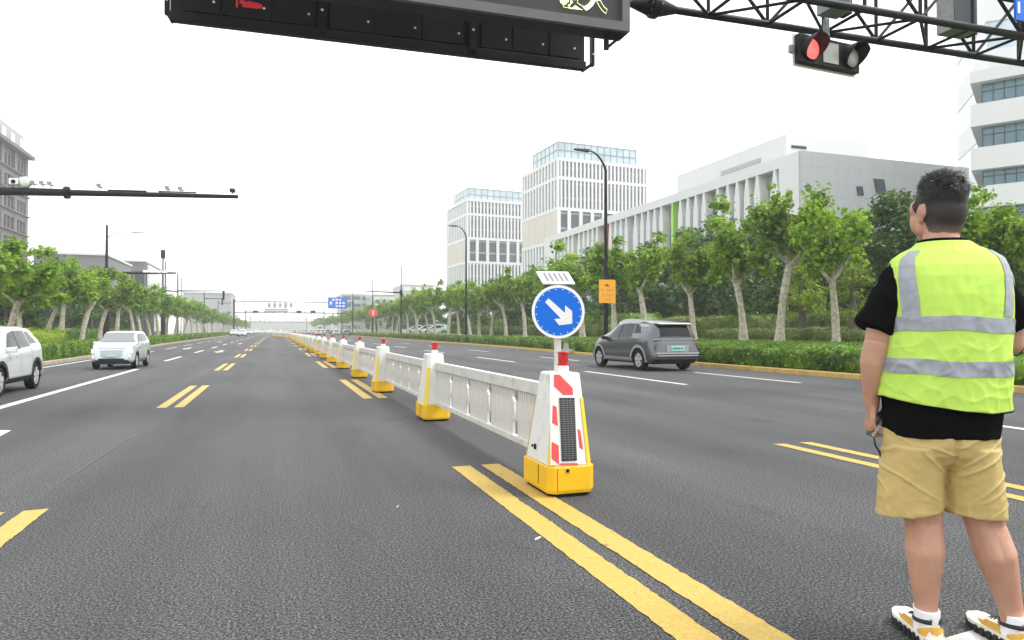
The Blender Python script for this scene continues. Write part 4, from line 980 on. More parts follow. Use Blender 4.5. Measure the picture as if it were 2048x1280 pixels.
t, w, h = far_box('road_sign', 'blue direction sign with white lettering on the far gantry', 'sign', 656, 694, 595, 617, M['blue_sign'], -.6)
for i in range(4):
    for j in range(3):
        if (i, j) in ((0, 1), (0, 0), (3, 2)): continue
        MB().box(w*(.22+.18*i), w*(.34+.18*i), -.03, -.004, h*(.15+.28*j), h*(.30+.28*j)).build('letter_block', M['white_metal'], t)
MB().box(w*.10, w*.2, -.03, -.004, h*.35, h*.62).build('letter_block', M['white_metal'], t)
far_box('message_board', 'left dark message board with pale text under the far gantry', 'sign', 529, 552, 617.5, 624, M['black'], -.5, M['bldg_beige'])
far_box('message_board', 'right dark message board with pale text under the far gantry', 'sign', 553, 576, 617.5, 624, M['black'], -.5, M['bldg_beige'])
for px, l in ((511, 'leftmost dark signal head under the far gantry'), (598, 'middle dark signal head under the far gantry'), (626, 'dark signal head nearest the blue road sign under the far gantry')):
    far_box('traffic_signal', l, 'traffic light', px-5, px+5, 621, 626, M['black'], -.4, M['dark_trim'])
for i in range(5):
    px = 535+i*11; far_box('lane_sign', f'pale lane sign on top of the far gantry, {ORD[i]} from the left', 'sign', px, px+7, 604.5, 616, M['bldg_beige'] if i % 2 else M['white_metal'], -.35, M['bldg_mid'], 'lane signs on the far gantry')
p = atX(746, 664, 15.9); t = thing('round_sign', 'red disc sign on a thin post on the distant right verge', 'sign', (p[0], p[1], .1))
z = zat(627, p[0], p[1]); R_ = 9/F_PX*depth(p)
MB().tube([(0, 0, 0), (0, 0, z)], .05, 8).build('post', BS, t); MB().lathe([(R_, -.09), (R_, -.06)], 24, 'y', (0, 0, z)).build('disc', M['red_film'], t); MB().box(-.09, .09, -.1, -.0905, z-.5*R_, z+.5*R_).build('mark', M['white_metal'], t)

fg = [o for o in bpy.data.objects if o.name == 'far_gantry'][0]
dup(fg, (fg.location.x-1.0, 300, 0), 0, 'faint second gantry beyond the far gantry, over the same road')
dup(fg, (fg.location.x-3.0, 420, 0), 0, 'faintest gantry at the end of the road beyond the two others')
# ================================================================== movable lane barrier
YP = [4.5+4.3*i for i in range(24)]                      # front faces of the posts
XB = 1.985
WP, YW = M['white_plastic'], M['yellow_plastic']
def oct_ring(hx, y0, y1, ch, z, xo=0):
    return [(xo-hx+ch, y0, z), (xo+hx-ch, y0, z), (xo+hx, y0+ch, z), (xo+hx, y1-ch, z), (xo+hx-ch, y1, z), (xo-hx+ch, y1, z), (xo-hx, y1-ch, z), (xo-hx, y0+ch, z)]
ZB0, ZB1, ZT = .045, .215, .865
HX0, HX1, D0, Y1a, Y1b = .18, .103, .56, .07, .40
def post_parts(t, near=True):
    b = MB(); b.rings([oct_ring(HX0-.02, .02, D0-.02, .05, 0), oct_ring(HX0-.02, .02, D0-.02, .05, ZB0-.005)]); b.build('foot', M['rubber'], t)
    b = MB(); b.rings([oct_ring(HX0-.008, .006, D0-.006, .045, ZB0-.02), oct_ring(HX0, 0, D0, .045, ZB0+.004), oct_ring(HX0, 0, D0, .045, ZB1-.004), oct_ring(HX0-.006, .006, D0-.006, .045, ZB1)]); b.build('base', YW, t, bevel=.003)
    R0 = oct_ring(HX0-.015, .014, D0-.014, .05, ZB1+.001); R1 = oct_ring(HX1, Y1a, Y1b, .035, ZT-.01); R2 = oct_ring(HX1-.012, Y1a+.012, Y1b-.012, .03, ZT)
    MB().rings([R0, R1, R2]).build('body', WP, t, bevel=.005)
    MB().lathe([(.044, ZT+.001), (.040, ZT+.052)], 20, 'z', (0, .17, 0)).build('lamp_neck', WP, t, smooth=40)
    l = MB().lathe([(.043, ZT+.053), (.043, ZT+.066), (.037, ZT+.068), (.037, ZT+.135), (.043, ZT+.138), (.043, ZT+.148), (.036, ZT+.152)], 20, 'z', (0, .17, 0)).build('lamp', M['red_lamp'], t, smooth=35)
    # yellow film strips on the chamfered corners
    for (i, j) in ((0, 7), (1, 2), (4, 3), (5, 6)):
        a0, b0, a1, b1 = [np.array(q) for q in (R0[i], R0[j], R1[i], R1[j])]
        tq = .74
        a2, b2 = a0+(a1-a0)*tq, b0+(b1-b0)*tq
        n = np.cross(b0-a0, a1-a0); n /= np.linalg.norm(n); c = (a0+b0)/2
        if n @ (c-np.array([0, D0/2, c[2]])) < 0: n = -n
        MB().prism([a0+n*.002, b0+n*.002, b2+n*.002, a2+n*.002], n*.003).build('corner_strip', M['yellow_film'], t)
    MB().box(-HX0-.004, -HX0-.0005, .20, .204, ZB0+.02, ZB1-.01).build('seam', M['dark_trim'], t)
posts = []
t0 = thing('barrier_post', 'nearest barrier post with white body, yellow base and solar strip, under the blue arrow sign', 'barrier post', (XB, YP[0], 0))
post_parts(t0)
FN0 = np.array([XB, YP[0]+.014, ZB1]); fe = np.array([0, Y1a-.014, ZT-.01-ZB1]); fnorm = np.cross(np.array([1., 0, 0]), fe); fnorm /= np.linalg.norm(fnorm)
if fnorm[1] > 0: fnorm = -fnorm
def film(name, px, m, parent, off=.002, th=.002):
    q = [onplane(x, y, FN0, fnorm)+fnorm*off - np.array([XB, YP[0], 0]) for x, y in px]
    return MB().prism(q, fnorm*th).build(name, m, parent)
M['white_film'] = mat('white_reflective_film', (.72, .72, .72), .35)
film('white_film', [(1100, 748), (1147, 750), (1169, 928), (1101, 930)], M['white_film'], t0, .0012, .0012)
for q in ([(1107.5, 749), (1118.5, 749), (1145, 776), (1146, 790), (1126, 790), (1107.5, 772.6)], [(1105, 810), (1113, 814), (1115, 852), (1104, 846)],
          [(1103, 883), (1117, 891), (1118, 930), (1102.5, 917)], [(1154.5, 857), (1160.5, 861), (1166, 900), (1158.5, 895)], [(1119, 926.5), (1155, 926), (1156, 930), (1120, 930.5)]):
    film('red_film', q, M['red_film'], t0, .003, .0012)
s = film('solar_panel', [(1118, 795.5), (1148, 795.5), (1153, 921), (1123, 922.5)], M['solar'], t0, .003, .006)
M['solar_line'] = mat('solar_grid', (.16, .16, .165), .4)
def lerp2(u, v):
    a = np.array([1119.0, 797]); b = np.array([1147.0, 797]); c = np.array([1152.0, 920]); d = np.array([1124.0, 921])
    return (a*(1-u)+b*u)*(1-v) + (d*(1-u)+c*u)*v
for k in range(1, 4): film('solar_rib', [lerp2(k/4-.012, 0), lerp2(k/4+.012, 0), lerp2(k/4+.012, 1), lerp2(k/4-.012, 1)], M['solar_line'], s if False else t0, .0092, .0006)
for k in range(1, 27): film('solar_rib', [lerp2(0, k/27-.0035), lerp2(1, k/27-.0035), lerp2(1, k/27+.0035), lerp2(0, k/27+.0035)], M['solar_line'], t0, .0100, .0006)
c0 = onplane(1135, 941.5, (XB, YP[0], 0), (0, 1, 0)); MB().box(c0[0]-XB-.017, c0[0]-XB+.017, -.004, -.0005, c0[2]-.017, c0[2]+.017).build('socket_plate', M['yellow_film'], t0)
MB().box(c0[0]-XB-.012, c0[0]-XB+.012, -.006, -.0045, c0[2]-.012, c0[2]+.012).build('socket', M['rubber'], t0)
c0 = onplane(1115, 960, (XB, YP[0], 0), (0, 1, 0)); MB().box(c0[0]-XB-.0015, c0[0]-XB+.0015, -.002, -.0004, ZB0+.0, ZB1-.012).build('seam', M['dark_trim'], t0)
lx = -(HX0-.03)
MB().lathe([(.011, -.004), (.011, .004)], 10, 'x', (-.168, .36, .315)).build('latch', M['rubber'], t0); MB().box(-.172, -.160, .305, .318, .295, .335).build('latch', M['rubber'], t0)
posts.append(t0)
t1 = thing('barrier_post', 'white barrier post with yellow base and red lamp, second from the blue arrow sign', 'barrier post', (XB, YP[1], 0), 0, 'posts of the lane barrier')
post_parts(t1); posts.append(t1)
for i in range(2, 24):
    posts.append(dup(t1, (XB+rng.normal()*.012, YP[i]+rng.normal()*.02, 0), rng.normal()*.012, f'white barrier post with yellow base and red lamp, {ORD[i]} from the blue arrow sign'))
# ---- panels between the posts
RL = M['cream_rail']
PL = 4.3-D0+.12                                          # panel length, hooked into the posts
ZR0, ZR1, ZS = .20, .255, .655
def rail_parts(t):
    MB().box(-.032, .032, 0, PL, ZS+.0, ZS+.105).build('top_rail', RL, t, bevel=.006)
    MB().box(-.028, .028, 0, PL, ZR0, ZR1).build('bottom_rail', RL, t, bevel=.005)
    MB().box(-.03, .03, .0, .05, ZR1+.001, ZS-.001).build('end_stile', RL, t); MB().box(-.03, .03, PL-.05, PL, ZR1+.001, ZS-.001).build('end_stile', RL, t)
def layout():
    out = []; gaps = []; y = .062; gw = .16; L = PL-.124; ng = 4; gl_ = (L-ng*gw)/(ng+1)
    for k in range(ng+1):
        n = int(round(gl_/.058)) if k not in (0, ng) else int(round(gl_/.058))
        for i in range(n): out.append(y + gl_*(i+.5)/n)
        y += gl_
        if k < ng: gaps.append(y); y += gw
    return out, gaps, gw
SL, GAPS, GW = layout()
slat_me = MB().box(-.014, .014, -.0165, .0165, ZR1+.001, ZS-.001).mesh('slat', RL)
def yoke():
    b = MB(); zt = ZS-.001; g = GW; x = -.012; d = (.024, 0, 0)
    b.prism([(x, .002, zt-.075), (x, g*.30, zt-.115), (x, g*.30, zt-.135), (x, g*.5-.002, zt-.245), (x, .002, zt-.245)], d)
    b.prism([(x, g-.002, zt-.075), (x, g*.70, zt-.115), (x, g*.70, zt-.135), (x, g*.5+.002, zt-.245), (x, g-.002, zt-.245)], d)
    b.prism([(x, .002, zt-.246), (x, g-.002, zt-.246), (x, g-.002, zt-.27), (x, .002, zt-.27)], d)
    b.prism([(x, .002, zt-.271), (x, .018, zt-.271), (x, .018, ZR1+.001), (x, .002, ZR1+.001)], d); b.prism([(x, g-.018, zt-.271), (x, g-.002, zt-.271), (x, g-.002, ZR1+.001), (x, g-.018, ZR1+.001)], d)
    return b.mesh('yoke', RL)
yoke_me = yoke()
def panel(i, single):
    t = thing('slatted_fence', f'white slatted barrier panel, {ORD[i]} from the blue arrow sign', 'fence', (XB+.02, YP[i]+D0-.06, 0), 0, 'slatted panels of the lane barrier')
    rail_parts(t)
    for y in GAPS: link('yoke', yoke_me, t, (0, y, 0))
    if single:
        for y in SL: link('slat', slat_me, t, (0, y, 0))
    else:
        b = MB()
        for y in SL: b.box(-.014, .014, y-.0165, y+.0165, ZR1+.001, ZS-.001)
        kind(b.build('slats', RL, t), 'stuff')
    return t
for i in range(3): panel(i, True)
pf = panel(3, False)
for i in range(4, 23): dup(pf, (XB+.02+rng.normal()*.008, YP[i]+D0-.06, 0), rng.normal()*.003, f'white slatted barrier panel, {ORD[i]} from the blue arrow sign')
# flared far end of the barrier
a = math.radians(3.4); xe, ye = XB, YP[-1]
for k in range(9):
    x_, y_ = xe-math.tan(a)*4.3*(k+1), ye+4.3*(k+1)
    dup(pf, (x_+math.tan(a)*3.74+.02, y_-3.80, 0), a, f'white slatted barrier panel in the bent far end, {ORD[k]} after the bend', 'bent far end of the barrier')
    dup(t1, (x_, y_, 0), a, f'white barrier post in the bent far end, {ORD[k]} after the bend', 'bent far end of the barrier')
# ---- blue arrow sign standing on the nearest post
DS = depth((XB, YP[0]+.27, 1)); c = atD(1116.5, 623.5, DS); Rs = 53.5/F_PX*DS
az = math.atan2(c[0], c[1]); 
t = thing('direction_sign', 'round blue keep right sign with white arrow and small solar panel on the nearest post', 'sign', (c[0], c[1], 0), -az*.55)
MB().box(-.024, .024, .012, .05, ZT+.001, c[2]+Rs*.9).build('pole', RL, t, bevel=.004)
MB().lathe([(Rs*.985, .006), (Rs, .001), (Rs, -.005), (Rs*.90, -.0052)], 56, 'y', (0, 0, c[2])).build('rim', M['white_metal'], t)
MB().lathe([(Rs*.895, .0), (Rs*.895, -.0062)], 56, 'y', (0, 0, c[2])).build('disc', M['blue_sign'], t)
ar = [(298, 422), (330, 386), (488, 524), (490, 452), (556, 505), (558, 625), (432, 640), (385, 582), (448, 575)]
MB().prism([((x-425)/228*Rs*.9, -.0064, c[2]-(y-512)/228*Rs*.9) for x, y in ar], (0, -.0012, 0)).build('arrow', M['white_film'], t)
led = MB().lathe([(.0042, 0), (.003, -.0025)], 10, 'y').mesh('led_dot', M['white_metal']); ledg = MB().lathe([(.0028, 0), (.002, -.002)], 8, 'y').mesh('led_dot', M['signal_off'])
for k in range(20):
    a = 2*math.pi*(k+.35)/20; link('led_dot', led, t, (math.cos(a)*Rs*.84, -.0064, c[2]+math.sin(a)*Rs*.84))
for x, y in ((340, 420), (372, 452), (405, 480), (440, 512), (470, 540), (505, 500), (530, 520), (540, 570), (505, 575), (540, 605), (505, 610), (460, 615), (425, 605), (480, 590)):
    link('led_dot', ledg, t, ((x-425)/228*Rs*.9, -.0078, c[2]-(y-512)/228*Rs*.9))
zt = c[2]+Rs
b = MB(); b.bar((0, .03, zt-.02), (0, .03, zt+.045), .025, .025); b.build('solar_bracket', RL, t)
def spt(u, v): return np.array([-.115+.24*u-.035*v, -.01+.10*v, zt+.012+.095*v])
nv = np.cross(spt(1, 0)-spt(0, 0), spt(0, 1)-spt(0, 0)); nv /= np.linalg.norm(nv)
MB().prism([spt(0, 0), spt(1, 0), spt(1, 1), spt(0, 1)], -nv*.012).build('solar_plate', M['white_metal'], t)
for k in range(5):
    u = .16+.155*k; MB().prism([spt(u, .18)+nv*.001, spt(u+.085, .18)+nv*.001, spt(u+.085, .88)+nv*.001, spt(u, .88)+nv*.001], nv*.001).build('solar_cell', M['solar_line'] if False else M['steel_dark'], t)
# ================================================================== vehicles
M['strip_grey'] = mat('satin_strip', (.20, .205, .215), .35, metal=.3)
M['tail_off'] = mat('dark_tail_lamp', (.10, .03, .03), .2, coat=.5)
class Car:
    """body surface from a side profile: stations along x (front = +x), half section sill -> roof centre"""
    def __init__(s, top, belt, plan, L, W, sill, axf, axr, wr, roofw, W0=.92):
        s.top = np.array(top); s.belt = np.array(belt); s.plan = np.array(plan); s.L, s.W, s.sill, s.ax, s.wr, s.roofw = L, W, sill, (axf, axr), wr, roofw
        s.W0 = W0
    def f(s, tab, x): return float(np.interp(x, tab[:, 0], tab[:, 1]))
    def section(s, x):
        zt = s.f(s.top, x); zb = min(s.f(s.belt, x), zt-.015); w = s.W/2*s.f(s.plan, x); zs = s.sill + (.12*max(0, (abs(x)-s.L/2+.35)/.35)**2 if abs(x) > s.L/2-.35 else 0)
        for a in s.ax:
            d = abs(x-a); R = s.wr+.055
            if d < R: zs = max(zs, s.wr + math.sqrt(R*R-d*d))
        zs = min(zs, zb-.03); g = max(0, min(1, (zt-zb-.02)/.30)); rw = w*(1-(1-s.roofw)*g)
        zm = zs + (zb-zs)*.35; z2 = zs + (zb-zs)*.8
        return [(w*s.W0 + (1-s.W0)*w*(zs > s.sill+.1), zs), (w*.995, zs+(zb-zs)*.14), (w, zm), (w*.985, z2), (w*.955, zb), (rw*.98, zb+(zt-zb)*.82), (rw*.90, zb+(zt-zb)*.95), (rw*.55, zt-.006*g-.002), (0, zt)]
    def build(s, root, m, name='body'):
        xs = list(np.arange(-s.L/2, s.L/2+1e-6, .035)); 
        R = []
        for x in xs:
            h = s.section(x); R.append([(x, -y, z) for y, z in h] + [(x, y, z) for y, z in h[::-1][1:]])
        b = MB(); b.rings(R, cap=False, closed=False)
        n = len(R[0]); b.f.append(tuple(range(n))); b.m.append(0); k = (len(R)-1)*n; b.f.append(tuple(k+i for i in range(n))[::-1]); b.m.append(0)
        return b.build(name, m, root, smooth=32)
    def side(s, x, v, sd, off=.006):                     # v: 0 at the belt, 1 at roof edge (window zone)
        h = s.section(x); a, b_ = h[4], h[5]; y = a[0]+(b_[0]-a[0])*v; z = a[1]+(b_[1]-a[1])*v
        return (x, sd*(y+off), z+off*.3)
    def low(s, x, v, sd, off=.004):                      # v: 0 sill .. 1 belt
        h = s.section(x)[:5]; z0, z1 = h[0][1], h[4][1]; z = z0+(z1-z0)*v; y = float(np.interp(z, [q[1] for q in h], [q[0] for q in h]))
        return (x, sd*(y+off), z)
    def lowz(s, x, z, sd, off=.004):
        h = s.section(x)[:5]; y = float(np.interp(z, [q[1] for q in h], [q[0] for q in h])); return (x, sd*(y+off), z)
    def roof(s, x, u, off=.006):                         # u -1..1 across
        h = s.section(x)[4:]; ys = [q[0] for q in h][::-1]; zs = [q[1] for q in h][::-1]; y = abs(u)*ys[-2 if len(ys) > 2 else -1]
        z = float(np.interp(y, ys, zs)); return (x, math.copysign(y, u) if u else 0, z)
    def patch(s, fn, A, nu=8, nv=4):
        """A: four (a,b) corners -> bilinear grid through fn"""
        P = []
        for i in range(nv+1):
            v = i/nv; row = []
            for j in range(nu+1):
                u = j/nu; p = [(A[0][k]*(1-u)+A[1][k]*u)*(1-v)+(A[3][k]*(1-u)+A[2][k]*u)*v for k in (0, 1)]; row.append(fn(*p))
            P.append(row)
        return MB().grid(P)
    def win(s, root, x0b, x1b, x1t, x0t, m, v0=.08, v1=.96, name='window'):
        for sd in (-1, 1): s.patch(lambda x, v: s.side(x, v, sd), [(x0b, v0), (x1b, v0), (x1t, v1), (x0t, v1)]).build(name, m, root, smooth=60)
    def screen(s, root, xa, xb, m, ua=.92, ub=.92, name='windscreen', off=.01):
        d = 1 if xa > xb else -1
        fn = lambda x, u: tuple(np.array(s.roof(x, u)) + np.array([d*off*.8, 0, off]))
        s.patch(fn, [(xa, -ua), (xa, ua), (xb, ub), (xb, -ub)], 12, 8).build(name, m, root, smooth=60)
    def x_at(s, z, rear=True):
        xs = np.linspace(-s.L/2, -s.L/4, 200) if rear else np.linspace(s.L/2, s.L/4, 200)
        for x in xs:
            if s.f(s.top, x) >= z: return float(x)
        return float(xs[-1])
def wheel(root, x, y, r, sd, w=.21, spokes=5):
    wh = thing_part('wheel', root, (x, y, r))
    prof = [(r*.66, -w/2), (r*.92, -w/2), (r*.99, -w/2+.03), (r, 0), (r*.99, w/2-.03), (r*.92, w/2), (r*.66, w/2)]
    MB().lathe(prof, 28, 'y', cap=False).build('tyre', M['rubber'], wh, smooth=35)
    b = MB(); o = sd*(w/2-.035)
    b.lathe([(r*.655, o-sd*.08), (r*.68, o+sd*.02), (r*.62, o+sd*.012), (r*.6, o-sd*.06)], 28, 'y')
    for k in range(spokes):
        a = 2*math.pi*k/spokes+.3; c, s_ = math.cos(a), math.sin(a)
        for q in (-.16, .16):
            ca, sa = math.cos(a+q), math.sin(a+q); b.bar((r*.12*c, o+sd*.02, r*.12*s_), (r*.64*ca, o+sd*.012, r*.64*sa), .045, .04, (0, 1, 0))
    b.lathe([(.001, o+sd*.012), (r*.16, o+sd*.01), (r*.18, o-sd*.04)], 14, 'y')
    b.build('rim', M['rim'], wh, smooth=35)
    MB().lathe([(.001, o-sd*.085), (r*.6, o-sd*.085)], 24, 'y').build('brake_disc', M['dark_trim'], wh)
def thing_part(name, parent, loc):
    o = link(name, None, parent, loc); return o
def finish(c, root, arch=None):
    for a in c.ax:
        for sd in (-1, 1): wheel(root, a, sd*(c.W/2-.125), c.wr, sd)
    MB().box(-c.L/2+.35, c.L/2-.35, -c.W/2+.26, c.W/2-.26, c.sill-.05, c.sill+.35).build('underbody', M['dark_trim'], root)
    if arch:
        for a in c.ax:
            for sd in (-1, 1):
                P = []
                for rr in (c.wr+.058, c.wr+arch[1]):
                    row = []
                    for q in np.linspace(math.radians(-8), math.radians(188), 22):
                        x = a+rr*math.cos(q); z = max(c.wr+rr*math.sin(q), c.sill+.02); row.append(c.lowz(min(max(x, -c.L/2+.03), c.L/2-.03), z, sd, .012))
                    P.append(row)
                MB().grid(P).build('arch_trim', arch[0], root, smooth=60)
def mirror(root, x, y, z, sd, m):
    MB().hexa([(x-.06, sd*y, z-.05), (x+.12, sd*y, z-.05), (x+.10, sd*(y+.2), z-.06), (x-.06, sd*(y+.2), z-.06), (x-.06, sd*y, z+.06), (x+.10, sd*y, z+.05), (x+.08, sd*(y+.2), z+.07), (x-.06, sd*(y+.2), z+.08)]).build('mirror', m, root, bevel=.02)

# ---- grey crossover seen from behind
def crossover(label, loc, rz, sc, paint, roofm, group=None):
    t = thing('parked_car' if False else 'car', label, 'car', loc, rz, group); t.scale = (sc,)*3
    L, W = 4.45, 1.86
    c = Car(top=[(-2.225, .62), (-2.20, .80), (-2.165, .98), (-2.13, 1.11), (-1.985, 1.43), (-1.89, 1.525), (-1.6, 1.58), (-1.0, 1.635), (-.4, 1.66), (0, 1.64), (.35, 1.565), (.7, 1.42), (1.42, 1.06), (1.6, 1.0), (1.95, .90), (2.13, .77), (2.2, .62), (2.225, .5)],
            belt=[(-2.225, .60), (-1.9, 1.12), (-1.2, 1.09), (0, 1.02), (1.0, .98), (1.5, .95), (2.225, .5)],
            plan=[(-2.225, .86), (-2.12, .935), (-1.8, .985), (-1.3, 1.0), (1.2, 1.0), (1.7, .96), (2.0, .88), (2.15, .78), (2.225, .66)], L=L, W=W, sill=.27, axf=1.36, axr=-1.34, wr=.345, roofw=.74)
    c.build(t, paint)
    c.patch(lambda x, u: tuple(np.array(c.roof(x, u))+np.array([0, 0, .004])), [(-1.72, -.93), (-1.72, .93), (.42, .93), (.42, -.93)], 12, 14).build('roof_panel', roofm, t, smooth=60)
    c.win(t, .05, 1.12, .36, -.02, M['car_glass']); c.win(t, -.86, -.02, -.08, -.80, M['car_glass']); c.win(t, -1.36, -.93, -.88, -1.12, M['dark_trim'], .30, .96, 'quarter_window')
    for sd in (-1, 1):                                     # dark door pillar; rail and rear pillar carry painted sky reflection in roof colour
        c.patch(lambda x, v: c.side(x, v, sd, .01), [(-.02, .04), (.05, .04), (-.02, .98), (-.08, .98)], 1, 4).build('pillar', M['dark_trim'], t)
        c.patch(lambda x, v: c.side(x, v, sd, .012), [(-.95, .98), (.33, .98), (.36, 1.30), (-1.6, 1.30)], 10, 2).build('roof_rail_sheen', roofm, t, smooth=60)
        c.patch(lambda x, v: c.side(x, v, sd, .008), [(-1.72, .78), (-1.25, .78), (-.97, .99), (-1.62, .99)], 6, 4).build('rear_pillar_sheen', roofm, t, smooth=60)
        for xx in (-.93, .02, 1.0):
            P = [[c.low(xx+dx-(.06 if xx < 0 else 0)*v, v, sd, .002) for dx in (-.006, .006)] for v in np.linspace(.1, .98, 7)]; MB().grid(P).build('door_gap', M['dark_trim'], t)
        for xx in (-.75, .2): MB().box(xx, xx+.2, sd*(W/2-.015)-.012, sd*(W/2-.015)+.012, .86, .90).build('handle', paint, t, bevel=.006)
        P = [[c.lowz(x, z, sd, .014) for x in np.linspace(-.92, .95, 12)] for z in (.30, .36, .42)]; MB().grid(P).build('sill_trim', M['cladding'], t)
    c.screen(t, 1.36, .50, M['windscreen'])
    # rear glass, spoiler, lamps, plate, bumper
    c.screen(t, c.x_at(1.09)-.0, c.x_at(1.45), M['car_glass'], .93, .80, 'rear_window', .012)
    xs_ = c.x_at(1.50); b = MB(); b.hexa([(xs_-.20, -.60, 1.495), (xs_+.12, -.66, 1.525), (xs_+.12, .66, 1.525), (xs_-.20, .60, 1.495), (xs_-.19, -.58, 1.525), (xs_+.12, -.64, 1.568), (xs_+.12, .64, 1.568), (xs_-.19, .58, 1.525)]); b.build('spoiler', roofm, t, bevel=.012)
    MB().box(xs_-.05, xs_-.03, -.55, .55, 1.41, 1.49).build('spoiler_shadow_gap', M['dark_trim'], t)
    def rear_strip(name, y0, y1, z0, z1, m, off=.014, n=14):
        P = [[(lambda y, z: (c.x_at(z) + .0 + .10*(abs(y)/.9)**4 - off, y, z))(y, z) for y in np.linspace(y0, y1, n)] for z in (z0, (z0+z1)/2, z1)]
        return MB().grid(P).build(name, m, t, smooth=60)
    rear_strip('tail_lamp_bar', -.80, .80, 1.015, 1.045, M['strip_grey']); rear_strip('tail_lamp', -.84, -.5, .965, 1.01, M['tail_off']); rear_strip('tail_lamp', .5, .84, .965, 1.01, M['tail_off'])
    rear_strip('lamp_strip', -.80, .80, .90, .925, M['strip_grey'])
    x2 = -L/2-.012
    MB().box(x2-.012, x2+.16, -.235, .235, .66, .80).build('licence_plate', M['plate'], t)
    for i in range(7): MB().box(x2-.016, x2-.0125, -.19+.055*i+(.02 if i > 1 else 0), -.155+.055*i+(.02 if i > 1 else 0), .70, .76).build('plate_mark', M['dark_trim'], t)
    MB().hexa([(x2+.0, -.40, .62), (x2+.2, -.40, .62), (x2+.2, .40, .62), (x2+.0, .40, .62), (x2+.02, -.42, .84), (x2+.2, -.42, .84), (x2+.2, .42, .84), (x2+.02, .42, .84)]).build('plate_recess', M['cladding'], t)
    b = MB()
    for z0, z1, w in ((.55, .60, .80), (.48, .52, .76)): b.hexa([(x2-.03, -w, z0), (x2+.25, -w-.06, z0), (x2+.25, w+.06, z0), (x2-.03, w, z0), (x2-.02, -w, z1), (x2+.25, -w-.06, z1), (x2+.25, w+.06, z1), (x2-.02, w, z1)])
    b.build('bumper_trim', M['cladding'], t, bevel=.008)
    MB().hexa([(x2+.10, -.70, .25), (x2+.3, -.78, .25), (x2+.3, .78, .25), (x2+.10, .70, .25), (x2+.0, -.76, .475), (x2+.3, -.84, .475), (x2+.3, .84, .475), (x2+.0, .76, .475)]).build('bumper', M['dark_trim'], t, bevel=.02)
    for sd in (-1, 1): mirror(t, .82, .86, 1.04, sd, M['dark_trim'])
    finish(c, t, (M['cladding'], .15)); return t
M['bumper_grey'] = mat('grey_bumper', (.26, .29, .30), .35, coat=.4); M['plate_pale'] = mat('pale_green_plate', (.42, .55, .50), .4)
